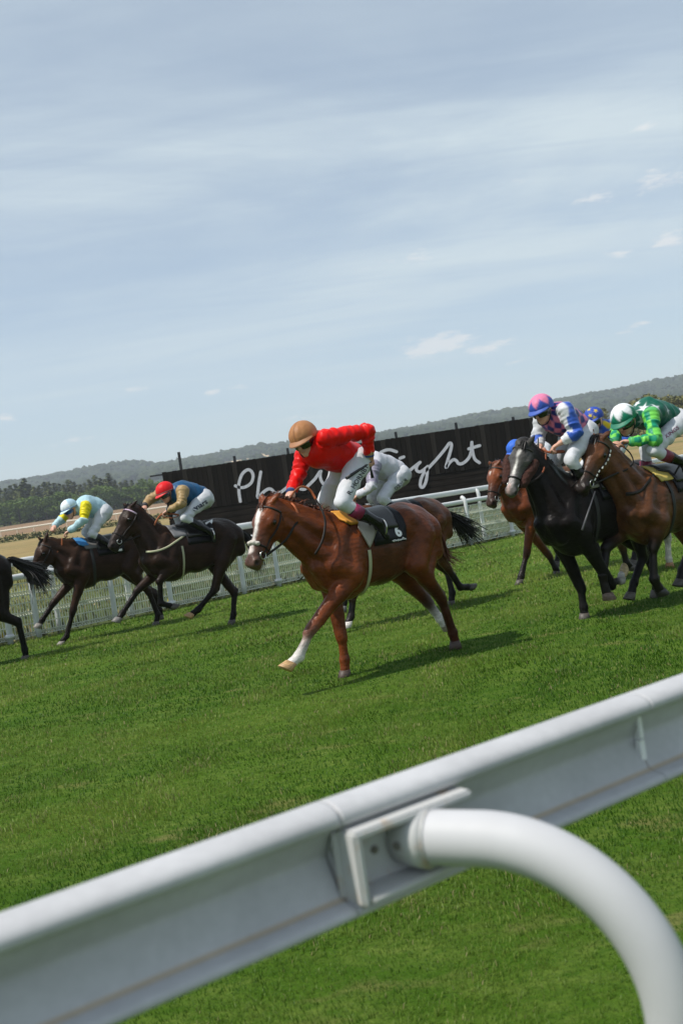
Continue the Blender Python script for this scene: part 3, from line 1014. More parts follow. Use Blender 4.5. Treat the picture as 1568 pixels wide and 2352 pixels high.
    for s, q in ((1, 'l'), (-1, 'r')):
        sh, el, wr = J['sh' + q], J['el' + q], J['wr' + q]
        i = 1 if s == 1 else 2
        Jk.cone(che + lat * s * .10, sh, .110, .068, .05, 0, tagid=0)
        Jk.cone(sh, el, .080, .062, .035, 0, tagid=i)
        e2 = el + (wr - el) * ov.get('cuff', .93)
        Jk.cone(el, e2, .063, .046, .025, 0, tagid=i + 2)
    V, Q = Jk.mesh(h, 2)
    nv = nrm_rows(V, Q)
    C, tg, tt = Jk.colour(V, [(1, 1, 1)])
    # folds: rings along the sleeves, slack creases over the back
    W = np.zeros(len(V)); AX = np.zeros((len(V), 3)); RD = np.zeros((len(V), 3))
    for i, (a_, b_) in {1: ('shl', 'ell'), 2: ('shr', 'elr'), 3: ('ell', 'wrl'), 4: ('elr', 'wrr')}.items():
        m = tg == i
        ax_ = nrm(J[b_] - J[a_]); rel = V[m] - J[a_]
        al = rel @ ax_
        RD[m] = rel - al[:, None] * ax_
        Vw = V[m] + ax_ * (al * 1.9)[:, None]
        r1 = 1 - 2 * np.abs(vnoise(Vw + vnoise(V[m], 11, i)[:, None] * .02, 14, 31 + i))
        W[m] = .0125 * r1 + .004 * vnoise(Vw, 42, 41 + i)
    RD /= np.linalg.norm(RD, axis=1, keepdims=True) + 1e-9
    m = tg == 0
    Vw = V[m] + (J['shl'] - pel)[None] * ((V[m] @ nrm(J['shl'] - pel)) * -.6)[:, None]
    W[m] = .0105 * (1 - 2 * np.abs(vnoise(Vw, 9.5, 12))) + .0065 * (1 - 2 * np.abs(vnoise(V[m], 19, 14))) + .003 * vnoise(V[m], 45, 13)
    V = V + nv * W[:, None]
    C = pal['silk'](dict(Jk=Jk, RD=RD, V=V, tg=tg, tt=tt, J=J, spine=spine, bu=bu, nv=nv, H=H))
    jk = put('jacket', V, Q, satin, None, C)
    # cuffs
    for s, q in ((1, 'l'), (-1, 'r')):
        el, wr = J['el' + q], J['wr' + q]
        d = nrm(wr - el); b0 = el + (wr - el) * (ov.get('cuff', .93) - .03)
        m = MB(); m.tube([b0 + d * x for x in (0, .02, .045)], [.050, .049, .046], 14)
        put('cuff', m.V, m.F, mat('cuff %s' % str(pal.get('cuff')), pal.get('cuff', (.5, .5, .5)), .7), jk)
        if pal.get('cuffband'):
            m = MB(); m.tube([b0 + d * x for x in (.045, .062)], [.0475, .046], 14)
            put('wrist_band', m.V, m.F, mat('band %s' % str(pal['cuffband']), pal['cuffband'], .7), jk)
    # --- breeches
    Br = Sdf()
    Br.ell(pel - spine * .03, None, (.155, .15, .145), .05, 0, tagid=0)
    Br.cone(pel + spine * .10, pel, .13, .135, .05, 0, tagid=0)
    for s, q in ((1, 'l'), (-1, 'r')):
        hip, kn, an = (hipl if s == 1 else hipr), J['kn' + q], J['an' + q]
        i = 1 if s == 1 else 2
        Br.cone(hip, kn, .118, .060, .045, 0, tagid=i)
        Br.cone(kn, kn + (an - kn) * .36, .056, .053, .02, 0, tagid=i + 2)
    V, Q = Br.mesh(h, 2)
    nv = nrm_rows(V, Q)
    C, tg, tt = Br.colour(V, [(1, 1, 1)])
    V = V + nv * (.010 * (1 - 2 * np.abs(vnoise(V * np.array([1.0, 1, 1.7]), 12, 21))) + .005 * (1 - 2 * np.abs(vnoise(V, 24, 24))) + .002 * vnoise(V, 48, 22))[:, None]
    C = pal['breech'](dict(V=V, tg=tg, tt=tt, J=J, nv=nv, H=H)) if callable(pal.get('breech')) else np.tile(np.array(pal.get('breech', (.53, .54, .57))), (len(V), 1))
    br = put('breeches', V, Q, cotton, None, C)
    # --- boots
    for s, q in ((1, 'l'), (-1, 'r')):
        kn, an, to = J['kn' + q], J['an' + q], J['to' + q]
        Bo = Sdf()
        k0 = kn + (an - kn) * .30
        Bo.cone(k0, kn + (an - kn) * .55, .061, .060, .02, 0)
        Bo.cone(kn + (an - kn) * .55, an, .058, .043, .02, 0)
        Bo.cone(an, to, .043, .033, .03, 0)
        hd_ = nrm(to - an); lg = nrm(an - kn)
        Bo.cone(an, an + lg * .035 - hd_ * .02, .040, .032, .02, 0)
        V, Q = Bo.mesh(.012, 1)
        V = V + nrm_rows(V, Q) * (.0025 * vnoise(V, 45, 30))[:, None]
        bo = put('boot', V, Q, mat('black riding boot', (.006, .006, .007), .25, spec=.35, noise=[(20, (1, 1, 1), .7, 1.4, 3)]))
        if pal.get('boottop'):
            d = an - kn
            m = MB(); m.tube([kn + d * x for x in (.27, .40, .52)], [.068, .067, .064], 18)
            put('boot_top', m.V, m.F, mat('boot top %s' % str(pal['boottop']), pal['boottop'], .45), bo)
        # stirrup iron under the ball of the foot
        m = MB()
        c0 = an + (to - an) * .55
        R_ = [c0 + np.array([0, .062 * math.cos(t), .0]) + np.array([0, 0, 1]) * (.075 * math.sin(t) + .03) for t in np.linspace(0, 2 * math.pi, 19)]
        m.tube(R_, .007, 6, False)
        so = obj('stirrup', mesh_from('stirrup', np.array(m.V), m.F), mat('steel', (.55, .55, .53), .28, metal=1), H.root)
        tp = np.array([c0[0] + .06, np.sign(c0[1]) * .2, H.T(0, 0, 1.42)[2]])
        m = MB(); m.tube([c0 + np.array([0, 0, .105]), tp], .010, 6, True, flat=.4)
        obj('stirrup_leather', m.mesh('stirrup_leather'), mat('bridle leather', **LEATHER), so)
    # --- helmet, goggles
    Vh, Fh = [], []
    nphi, nth = 48, 22
    for i in range(nth + 1):
        for j in range(nphi):
            ph = 2 * math.pi * j / nphi
            tmax = math.radians(94 + 14 * (1 - math.cos(ph)) / 2 * 1.6)
            t = tmax * i / nth
            puff = 1 + .012 * math.sin(ph * 6) * math.sin(t) + .010 * math.sin(11 * ph + 4 * t) * math.sin(t)
            Vh.append(hp(-.008, 0, .030) + (face * math.cos(ph) * .134 * math.sin(t) + hl * math.sin(ph) * .110 * math.sin(t) + hu * .118 * math.cos(t)) * hs * puff)
    for i in range(nth):
        for j in range(nphi):
            j2 = (j + 1) % nphi
            Fh.append((i * nphi + j, (i + 1) * nphi + j, (i + 1) * nphi + j2, i * nphi + j2))
    Vh = np.array(Vh)
    rel = (Vh - hp(-.008, 0, .03)) / hs
    Ch = pal['cap'](dict(f=rel @ face / .128, l=rel @ hl / .104, u=rel @ hu / .112))
    hm = put('helmet', Vh, Fh, mat('cap silk', attr='Col', rough=.48, spec=.18, noise=[(40, (1, 1, 1), .92, 1.06, 3)], bump=(30, .5, .008, (1, 1, 1))), None, Ch)
    # peak
    Vp, Fp = [], []
    nb = 18
    for i in range(5):
        for j in range(nb + 1):
            ph = math.radians(-72 + 144 * j / nb)
            e = i / 4 * max(0, math.cos(ph)) ** .6
            Vp.append(hp(-.008, 0, .030) + (face * math.cos(ph) * (.132 + .052 * e) + hl * math.sin(ph) * (.109 + .012 * e) - hu * (.006 + .026 * e - .004)) * hs)
    for i in range(4):
        for j in range(nb):
            a = i * (nb + 1) + j
            Fp.append((a, a + 1, a + nb + 2, a + nb + 1))
    n0 = len(Vp)
    Vp += [v - hu * .007 for v in Vp]
    Fp += [tuple(n0 + k for k in f[::-1]) for f in Fp]
    Fp += [(4 * (nb + 1) + j + 1, 4 * (nb + 1) + j, n0 + 4 * (nb + 1) + j, n0 + 4 * (nb + 1) + j + 1) for j in range(nb)]
    put('peak', Vp, Fp, mat('peak %s' % str(pal['peak']), pal['peak'], .55, bump=(40, .3, .006, (1, 1, 1))), hm)
    if pal.get('capband'):
        m = MB()
        R_ = [hp(-.008, 0, .030) + (face * math.cos(t) * .136 + hl * math.sin(t) * .112 - hu * .001 * 1) * hs - hu * .02 * (1 - math.cos(t)) for t in np.linspace(0, 2 * math.pi, 40)]
        m.tube(R_, .009, 6, False)
        put('helmet_band', m.V, m.F, mat('capband %s' % str(pal['capband']), pal['capband'], .6), hm)
    Vg, Fg = [], []
    for i in range(6):
        for j in range(25):
            ph = math.radians(-84 + 168 * j / 24)
            z = -.056 + .074 * i / 5
            bulge = 1.0 + .10 * math.sin(math.pi * i / 5)
            nose = -.012 * max(0, 1 - abs(ph) / .35) if i == 0 else 0
            Vg.append(hp(0, 0, z - nose * 1.3) + (face * math.cos(ph) * .105 + hl * math.sin(ph) * .086) * hs * bulge)
    for i in range(5):
        for j in range(24):
            a = i * 25 + j
            Fg.append((a, a + 1, a + 26, a + 25))
    put('goggles', Vg, Fg, mat('goggle lens %s' % str(pal.get('lens')), pal.get('lens', (.006, .006, .008)), .12, spec=.8))
    m = MB()
    R_ = [hp(.0, s_ * .088, -.015) for s_ in (1,)] + [hp(.02, .078, -.07), hp(.05, .05, -.122), hp(.06, 0, -.136), hp(.05, -.05, -.122), hp(.02, -.078, -.07), hp(0, -.088, -.015)]
    m.tube(spline(R_, 5), .006, 6)
    put('chin_strap', m.V, m.F, mat('bridle leather', **LEATHER))
    K = Horse(); K.J, K.Br, K.Jk, K.root, K.off, K.br, K.jk, K.B = J, Br, Jk, root, off, br, jk, B
    K.hp = hp
    return K
def cloth_text(H, K, sdf, parent, txt, z, org, xv, yv, color, name='lettering', size=1.0, bold=0.0):
    """flat print on cloth: text laid along xv / yv (photograph region z) and wrapped on the cloth"""
    V2, F2 = text2d(txt, size, offset=bold)
    pts = [(org[0] + xv[0] * x + yv[0] * y, org[1] + xv[1] * x + yv[1] * y) for x, y in V2]
    me = parent.data
    bvh = BVHTree.FromPolygons([v.co[:] for v in me.vertices], [q.vertices[:] for q in me.polygons])
    o = H.fr.l_(CAM) - K.off
    P = []
    for x, y in pts:
        d = nrm(H.fr.M @ ray(*zd(z, x, y)))
        h, n_, _, _ = bvh.ray_cast(Vector(o), Vector(d))
        P.append(np.full(3, np.nan) if h is None else np.array(h) - d * .006 + K.off)
    P = np.array(P)
    ok = ~np.isnan(P).any(1)
    F2 = [f for f in F2 if all(ok[i] for i in f)]
    P[~ok] = 0
    if not F2: return
    o = obj(name, mesh_from(name, P - K.off, F2, False), mat('print %s' % str(color), color, .7), parent)
def star_mask(P, c, n, up, r, rin=.42, pts=5, rot=0.0):
    """1 inside a star of radius r round c on the surface facing n"""
    u = nrm(up - n * (up @ n)); v = np.cross(n, u)
    rel = P - c
    x, y, z = rel @ v, rel @ u, rel @ n
    rad = np.hypot(x, y); an = np.arctan2(x, y) + rot
    seg = 2 * math.pi / pts
    a = np.abs((an + seg / 2) % seg - seg / 2)
    # straight edges between outer and inner corners
    x1, y1 = r, 0.0
    x2, y2 = r * rin * math.cos(seg / 2), r * rin * math.sin(seg / 2)
    px, py = rad * np.cos(a), rad * np.sin(a)
    s = (x2 - x1) * (py - y1) - (y2 - y1) * (px - x1)
    m = 1 / (1 + np.exp(-np.clip(s / (r * r * .035), -40, 40)))
    return np.where(np.abs(z) < r * 1.3, m, 0)
def plain(col):
    return lambda d: np.tile(np.array(col, float), (len(d['V']), 1))
def capplain(col):
    return lambda d: np.tile(np.array(col, float), (len(d['f']), 1))
def sm(x, w): return 1 / (1 + np.exp(-np.clip(x / w, -40, 40)))
def mixc(a, b, m): return a + (np.asarray(b) - a) * m[:, None]
# ------------------------------------------------------------------ the field of runners
def gr(x, y): return on_z(x, y, 0.0)
def frame_at(P, u, v, ang):
    f0 = Frame((0, 0), ang)
    return Frame((P - f0.h * u - f0.l * v)[:2], ang)
def pts(fr, z, *L):
    return [fr.loc(z, x, y, v) for x, y, v in L]
BLACKHAIR = (.007, .006, .006)
def cols(coat, dark, muz, flank=None, face=None, sock=(.55, .52, .48)):
    return [coat, dark, sock, muz, flank or coat, face or coat]
HORSES, RIDERS = {}, {}
# default limbs for legs the photograph hides behind other runners
def dleg(fr, u, kind):
    if kind == 'f_fold': return [np.array(p) for p in ((u + .62, 0, .60), (u + .50, 0, .34), (u + .36, 0, .38))]
    if kind == 'f_reach': return [np.array(p) for p in ((u + .72, 0, .56), (u + .82, 0, .26), (u + .92, 0, .13))]
    if kind == 'h_push': return [np.array(p) for p in ((u - .86, 0, .52), (u - .95, 0, .22), (u - .92, 0, .05))]
    if kind == 'h_swing': return [np.array(p) for p in ((u - .50, 0, .52), (u - .30, 0, .28), (u - .22, 0, .14))]
def dl(fr, kind, v, u=0):
    L = dleg(fr, u, kind)
    for p in L: p[1] = v
    return L

def chestnut():
    fr = frame_at(gr(793, 1554), .33, -.10, 218)
    return make_horse(dict(fr=fr, zc=1.125, sz=1.03, su=.94, du=-.09, h=.013, wide=1.02,
        cols=cols((.135, .033, .0085), (.045, .013, .006), (.095, .050, .038), (.070, .021, .009), sock=(.60, .57, .53)),  # flank tone set darker: its shade is painted into the coat
        legs=dict(fl=pts(fr, 'Z1', (450, 1296, .15), (380, 1450, .13), (322, 1508, .12)), fr=pts(fr, 'Z1', (626, 1330, -.10), (645, 1468, -.10), (652, 1556, -.10)),
                  hl=pts(fr, 'Z1', (1055, 925, .20), (1203, 1125, .15), (1266, 1315, .13), (1288, 1385, .12)), hr=pts(fr, 'Z1', (955, 965, -.17), (1125, 1140, -.14), (1190, 1233, -.12), (1230, 1282, -.12))),
        legcol=dict(fl=(0, 0, 2, 2), fr=(0, 0, 0, 0), hl=(1, 1, 1, 1), hr=(1, 1, 2, 2)),  # dark hind legs: their shade is put into the coat colour
        hoofcol=dict(fl=(.42, .26, .12), fr=(.055, .035, .026), hl=(.05, .03, .02), hr=(.3, .25, .2)),
        roll=-12, poll=fr.loc('Z1', 190, 566, 0), muz=fr.loc('Z1', 88, 925, .05), ear_l=fr.loc('Z1', 280, 503, .09), ear_r=fr.loc('Z1', 172, 515, -.07),
        marks=[(.07, -.012, .20, .004, .034, .020, (.74, .70, .66)), (.19, .004, .40, -.004, .019, .016, (.74, .70, .66)), (.38, -.004, .47, -.01, .020, .030, (.62, .54, .50))],
        hair=(.105, .030, .012), hairname='chestnut', manel=1.1, manelift=1.1, manen=240, nosepad=1,
        tail=pts(fr, 'Z1', (1185, 740, -.05), (1215, 860, -.05), (1290, 895, -.05)), tailn=120, tailspread=.05,
        pad=(.36, .33, .29), padname='stone', pad2=(.62, .28, .03), pad2name='orange', girth=(.36, .36, .22), girthname='pale', girthang=88, girthw=.020, cloth=(.14, -.29, 83),
        padq=('Z1', ((712, 640), (834, 712), (782, 826), (718, 712))), pad2q=('Z1', ((576, 592), (713, 632), (716, 708), (648, 655))),
        number=('6', -.19, 63, .18), scribble=(-.17, 80, .20)))
def horse3():
    fr = frame_at(gr(532, 1434), -.54, -.10, 213)
    return make_horse(dict(gloss=.10, fr=fr, zc=1.235, sz=1.05, h=.016,
        cols=cols((.028, .015, .010), (.010, .008, .007), (.030, .022, .020), (.030, .016, .012)),
        legs=dict(fl=pts(fr, 'Z8', (300, 285, .15), (312, 470, .13), (418, 498, .12)), fr=pts(fr, 'Z8', (120, 362, -.13), (-5, 548, -.12), (-42, 612, -.12)),
                  hl=pts(fr, 'Z8', (815, 120, .20), (747, 365, .15), (615, 520, .13), (550, 574, .12)), hr=pts(fr, 'Z8', (914, 392, -.14), (906, 555, -.11), (896, 628, -.10))),
        hoofcol=dict(hl=(.40, .24, .12), fr=(.16, .15, .14)),
        poll=fr.loc('Z2', 775, 342, 0), muz=fr.loc('Z2', 648, 585, .04), ear_l=fr.loc('Z2', 832, 300, .09), ear_r=fr.loc('Z2', 742, 318, -.07), hair=BLACKHAIR,
        brow=(.62, .45, .60), browname='pink and white', nosepad=0,
        tail=pts(fr, 'Z2', (1490, 520, 0), (1540, 620, 0), (1560, 720, 0)), pad=(.16, .16, .17), padname='dark grey', girth=(.40, .39, .27), girthname='cream', girthw=.016, girthang=75,
        number=('7', -.31, 34, .24)))
def horse2():
    fr = frame_at(gr(130, 1483), .97, .10, 213)
    return make_horse(dict(gloss=.10, fr=fr, zc=1.235, sz=1.06, h=.016,
        cols=cols((.034, .017, .010), (.011, .008, .007), (.022, .016, .014), (.032, .016, .011)),
        legs=dict(fl=pts(fr, 'Zl', (838, 742, .15), (764, 1035, .12), (697, 1118, .11)), fr=pts(fr, 'Zl', (612, 655, -.13), (482, 848, -.12), (445, 925, -.12)),
                  hl=pts(fr, 'Z8', (215, 385, .14), (284, 562, .12), (275, 640, .11)), hr=pts(fr, 'Z8', (262, 400, -.14), (302, 525, -.12), (315, 588, -.12))),
        hoofcol=dict(fl=(.20, .18, .17), fr=(.22, .20, .18)),
        poll=fr.loc('Z5', 375, 925, 0), muz=fr.loc('Zl', 285, 420, .02), ear_l=fr.loc('Z5', 432, 815, .09), ear_r=fr.loc('Z5', 330, 880, -.07), hair=BLACKHAIR,
        tail=[np.array(p) for p in ((-1.0, 0, 1.30), (-1.3, 0, 1.15), (-1.5, 0, 1.0))], pad=(.13, .125, .12), padname='charcoal', pad2=(.03, .19, .45), pad2name='blue',
        number=('2', -.22, 55, .26)))
def horse1():
    fr = frame_at(gr(62, 1512), -.88, .10, 213)
    return make_horse(dict(gloss=.10, fr=fr, zc=1.27, sz=1.05, h=.021,
        cols=cols((.013, .009, .007), (.006, .007, .006), (.02, .015, .013)),
        legs=dict(fl=dl(fr, 'f_reach', .12), fr=dl(fr, 'f_fold', -.12), hl=pts(fr, 'Zl', (-30, 770, .20), (215, 892, .15), (282, 1188, .12), (303, 1292, .11)), hr=dl(fr, 'h_swing', -.13)),
        poll=np.array((1.30, 0, 1.62)), muz=np.array((1.72, 0, 1.24)), hair=BLACKHAIR,
        tail=pts(fr, 'Zl', (140, 160, 0), (330, 255, 0), (440, 340, .0), (510, 450, 0)), tailn=800, tailspread=.11))
def horse5():
    fr = frame_at(gr(1036, 1389), -.83, -.10, 214)
    return make_horse(dict(fr=fr, zc=1.115, sz=1.03, h=.017,
        cols=cols((.115, .038, .013), (.012, .009, .008), (.03, .02, .016), (.10, .04, .016)),
        legs=dict(fl=pts(fr, 'Z1', (694, 1100, .10), (681, 1218, .10), (662, 1268, .10)), fr=pts(fr, 'Z1', (655, 1075, -.12), (640, 1138, -.12), (636, 1182, -.12)),
                  hl=pts(fr, 'Z1', (1240, 945, .14), (1308, 1052, .12), (1372, 1050, .12)), hr=pts(fr, 'Z1', (1236, 960, -.13), (1262, 1085, -.10), (1258, 1148, -.10))),
        legcol=dict(fl=(0, 1, 1, 1), hr=(1, 1, 1, 1)), hoofcol=dict(fl=(.55, .52, .48), fr=(.14, .14, .14)),
        poll=fr.loc('Z1', 470, 640, 0), muz=fr.loc('Z1', 400, 850, 0), hair=BLACKHAIR,
        tail=pts(fr, 'Z1', (1245, 640, -.02), (1320, 690, -.02), (1408, 762, -.02)), tailn=480, tailspread=.10, number=('5', -.20, 30, .20)))
def horse6():
    fr = frame_at(gr(1192, 1342), .76, .02, 215)
    return make_horse(dict(fr=fr, zc=1.20, sz=1.02, h=.0165,
        cols=cols((.150, .040, .012), (.013, .010, .009), (.06, .035, .028), (.12, .04, .015)),
        legs=dict(fl=pts(fr, 'Z3', (446, 1332, .08), (407, 1490, .05), (394, 1535, .04)), fr=pts(fr, 'Z3', (600, 1335, -.12), (653, 1432, -.10), (671, 1470, -.10)),
                  hl=dl(fr, 'h_push', .12), hr=dl(fr, 'h_swing', -.12)),
        poll=fr.loc('Z3', 208, 692, 0), muz=fr.loc('Z3', 168, 982, .05), ear_l=fr.loc('Z3', 262, 650, .09), ear_r=fr.loc('Z3', 177, 666, -.07), hair=BLACKHAIR,
        marks=[(.12, 0, .16, 0, .014, .008, (.6, .55, .5))], forelock=14,
        tail=[np.array(p) for p in ((-1.0, 0, 1.30), (-1.3, 0, 1.15), (-1.5, 0, 1.0))], number=('4', -.26, 45, .24)))
def horse7():
    fr = frame_at(gr(1343, 1420), .27, -.09, 213)
    return make_horse(dict(gloss=.10, fr=fr, zc=1.145, sz=1.14, h=.014, wide=1.05,
        cols=cols((.010, .008, .0075), (.010, .009, .009), (.12, .11, .105), face=(.085, .080, .078)),
        legs=dict(fl=pts(fr, 'Zf', (728, 1205, .13), (858, 1183, .12), (874, 1078, .12)), fr=pts(fr, 'Zf', (388, 1245, -.10), (428, 1482, -.09), (446, 1604, -.09)),
                  hl=dl(fr, 'h_swing', .13), hr=dl(fr, 'h_push', -.12)),
        legcol=dict(fl=(1, 1, 1, 2)), hoofcol=dict(fl=(.40, .30, .16)),
        roll=-34, poll=fr.loc('Z3', 420, 540, 0), muz=fr.loc('Z3', 340, 825, -.02), ear_l=fr.loc('Z3', 505, 478, .12), ear_r=fr.loc('Z3', 400, 515, -.09), hair=BLACKHAIR,
        marks=[(.10, .0, .16, -.01, .020, .010, (.62, .60, .56)), (.20, -.005, .38, -.01, .011, .016, (.62, .60, .56)), (.40, -.01, .50, -.01, .035, .04, (.36, .33, .32)), (.50, -.02, .58, -.02, .020, .018, (.50, .36, .33))],
        sheepskin=1, pad=(.22, .22, .23), padname='grey', tail=[np.array(p) for p in ((-1.0, 0, 1.30), (-1.3, 0, 1.15), (-1.5, 0, 1.0))],
        number=('1', -.10, 52, .24), scribble=(-.16, 76, .18), forelock=40, crest=1))
def horse8():
    fr = frame_at(gr(1420, 1418), 1.02, .0, 215)
    return make_horse(dict(fr=fr, zc=1.10, sz=1.08, h=.014, wide=1.12,
        cols=cols((.095, .036, .014), (.012, .009, .008), (.028, .020, .017), (.060, .025, .011)),  # barrel darker than the coat, flank shading painted into the colour
        legs=dict(fl=pts(fr, 'Zf', (1232, 800, .16), (1228, 1165, .14), (1318, 1318, .13)), fr=pts(fr, 'Zf', (692, 790, -.17), (640, 1118, -.15), (702, 1372, -.14)),
                  hl=dl(fr, 'h_push', .13, .12), hr=dl(fr, 'h_swing', -.13)),
        legcol=dict(fl=(1, 1, 1, 1), fr=(1, 1, 1, 1), hl=(0, 1, 1, 1)), hoofcol=dict(fr=(.13, .085, .065), fl=(.02, .018, .016)), legk=1.22,
        roll=-12, poll=fr.loc('Z3', 945, 498, 0), muz=fr.loc('Z3', 818, 868, .02), ear_l=fr.loc('Z3', 1055, 440, .10), hair=BLACKHAIR, studs=1, forelock=50,
        tail=[np.array(p) for p in ((-1.0, 0, 1.25), (-1.3, 0, 1.1), (-1.5, 0, .9))], pad=(.55, .42, .10), padname='yellow', number=('8', -.26, 45, .24)))
def horse9():
    fr = frame_at(gr(1539, 1304), -.70, .10, 213)
    return make_horse(dict(fr=fr, zc=1.18, sz=1.02, h=.022,
        cols=cols((.10, .042, .018), (.014, .011, .010), (.03, .02, .018), sock=(.58, .54, .48)),
        legs=dict(fl=pts(fr, 'Zf', (872, 800, .12), (915, 975, .11), (985, 1035, .11)), fr=dl(fr, 'f_fold', -.12), hl=pts(fr, 'Zf', (1392, 700, .13), (1402, 930, .11), (1425, 1005, .10)), hr=dl(fr, 'h_swing', -.13)),
        legcol=dict(hl=(1, 2, 2, 2)), hoofcol=dict(hl=(.30, .15, .06)),
        poll=np.array((1.22, 0, 1.60)), muz=np.array((1.62, 0, 1.20)), hair=BLACKHAIR,
        tail=[np.array(p) for p in ((-1.0, 0, 1.25), (-1.3, 0, 1.1), (-1.5, 0, .9))], number=('3', -.26, 45, .24)))

WHITE = (.76, .77, .80)
def j6(h):
    o = lambda a, b, c: h + np.array((a, b, c))
    return dict(hed=h, nek=o(-.15, 0, -.10), che=o(-.33, 0, -.19), shl=o(-.27, .17, -.22), shr=o(-.29, -.14, -.24), ell=o(-.22, .26, -.34), elr=o(-.26, -.16, -.38), wrl=o(.02, .12, -.44), wrr=o(-.02, -.06, -.46), hal=o(.08, .09, -.47), har=o(.05, -.05, -.49))
def build_field():
    LB = {4: 'bright chestnut racehorse with a white blaze and one white foreleg, galloping nearest the camera', 3: 'dark brown racehorse with a pink and white browband under the red capped jockey',
          2: 'dark bay racehorse with head low under the light blue and yellow jockey', 1: 'black racehorse cut off by the left edge, only rump, tail and a hind leg showing',
          5: 'bay racehorse with flying black tail, half hidden behind the chestnut horse', 6: 'red bay racehorse with a small white star, running next to the white railing',
          7: 'black racehorse with grey face, white stripe and brown sheepskin cheekpieces', 8: 'bay racehorse with studded bridle under the green jockey at the right edge',
          9: 'racehorse hidden behind the bay at right, one white hind sock showing between the legs'}
    mk = {1: horse1, 2: horse2, 3: horse3, 4: chestnut, 5: horse5, 6: horse6, 7: horse7, 8: horse8, 9: horse9}
    for k, fn in mk.items():
        HORSES[k] = fn()
        tag(HORSES[k].root, LB[k], 'horse', 'racehorses galloping in the race')
        print('horse', k, round(time.time() - T0, 1))
    # ---- 4: red silks on the chestnut
    H = HORSES[4]; f = H.fr.loc
    def red(d): return mixc(plain((.66, .006, .004))(d), (.56, .004, .003), sm(vnoise(d['V'], 6, 2), .2))
    K = jockey(H, dict(pel=f('J1', 1150, 500, 0), che=f('J1', 830, 375, 0), nek=f('J1', 775, 318, 0), hed=f('J1', 690, 282, 0), hs=1.14, shl=f('J1', 900, 275, .20), ell=f('J1', 1290, 205, .30), wrl=f('J1', 1308, 410, .24), hal=f('J1', 1318, 490, .20),
        shr=f('J1', 690, 440, -.19), elr=f('J1', 640, 610, -.20), wrr=f('J1', 568, 775, -.10), har=f('J1', 525, 850, -.07), knl=f('J1', 1045, 900, .26), knr=f('J1', 880, 880, -.24), anl=f('J1', 1400, 1085, .31), tol=f('J1', 1475, 1215, .33),
        face=(.86, .36, -.36), hup=(.25, 0, 1), cuff=.90), dict(silk=red, cap=lambda d: mixc(capplain((.36, .165, .070))(d), (.22, .10, .045), sm(.05 - np.abs(d['l']), .012)), peak=(.30, .135, .06), cuff=(.45, .30, .14), cuffband=(.03, .06, .20), boottop=(.20, .008, .055), lens=(.006, .005, .005)),
        'jockey in bright red silks with brown cap, rising over the chestnut horse', .009)
    RIDERS[4] = K
    K.lift = None
    cloth_text(H, K, K.Br, K.br, 'R. HORNBY', 'J1', (1205, 672), (.56, -.86), (-.86, -.50), (.03, .03, .04), size=62, bold=1.2)
    rein(H, [H.bit_l, f('J1', 505, 1255, .10), f('J1', 590, 1120, .10), f('J1', 640, 1040, .10), f('J1', 600, 930, .08), f('J1', 545, 880, 0)], .55)
    rein(H, [f('J1', 790, 1390, .19), f('J1', 860, 1260, .22), f('J1', 890, 1100, .19), f('J1', 870, 990, .15), f('J1', 800, 860, .06), f('J1', 740, 765, .03), f('J1', 660, 738, 0), f('J1', 590, 790, -.03), f('J1', 545, 865, -.04)], .50)
    rein(H, [H.bit_r, f('J1', 300, 1000, -.12), f('J1', 520, 870, -.06)], .6)
    hl_ = K.J['hal']
    a, b = f('J1', 1330, 500, .21), f('J1', 1095, 655, .30)
    m = MB(); w0 = H.fr.w(a)
    m.tube([H.fr.w(a) - w0, H.fr.w(a + (b - a) * .35) - w0, H.fr.w(b) - w0], [.009, .012, .016], 8)
    c_, d_ = f('J1', 1325, 560, .21), f('J1', 1342, 655, .22)
    m.tube([H.fr.w(a) - w0, H.fr.w(c_) - w0, H.fr.w(d_) - w0], [.009, .008, .016], 8, flat=.5)
    tag(obj('whip', m.mesh('whip'), mat('black whip', (.012, .012, .014), .5), None, w0), 'black padded whip held in the raised left hand of the red jockey', 'whip', 'jockeys whips')
    # ---- 3: red cap, blue and gold
    H = HORSES[3]; f = H.fr.loc
    def blue(d):
        C = plain((.013, .072, .165))(d); s = np.isin(d['tg'], (1, 2, 3, 4))
        C[s] = (.33, .225, .105); return C
    K = jockey(H, dict(pel=f('J3', 985, 345, 0), che=f('J3', 770, 285, 0), nek=f('J3', 710, 285, 0), hed=f('J3', 622, 285, 0), shl=f('J3', 795, 270, .19), ell=f('J3', 785, 400, .27), wrl=f('J3', 655, 462, .14), hal=f('J3', 610, 490, .10),
        shr=f('J3', 620, 270, -.19), elr=f('J3', 470, 350, -.28), wrr=f('J3', 415, 418, -.18), har=f('J3', 390, 450, -.14), knl=f('J3', 815, 545, .25), knr=f('J3', 745, 530, -.24), anl=f('J3', 1085, 690, .30), tol=f('J3', 1110, 770, .32), face=(.88, .26, -.36)),
        dict(silk=blue, cap=capplain((.66, .012, .016)), peak=(.60, .012, .016), capband=(.13, .05, .05), cuff=(.03, .03, .035), lens=(.01, .02, .04)), 'jockey in blue silks with gold sleeves and a red cap', .011)
    RIDERS[3] = K
    cloth_text(H, K, K.Br, K.br, 'nars', 'J3', (985, 405), (.83, -.52), (-.50, -.83), (.03, .035, .06), size=78, bold=2.0)
    pw = [(915, 455, 22), (905, 425, 7), (925, 425, 7), (940, 440, 7)]
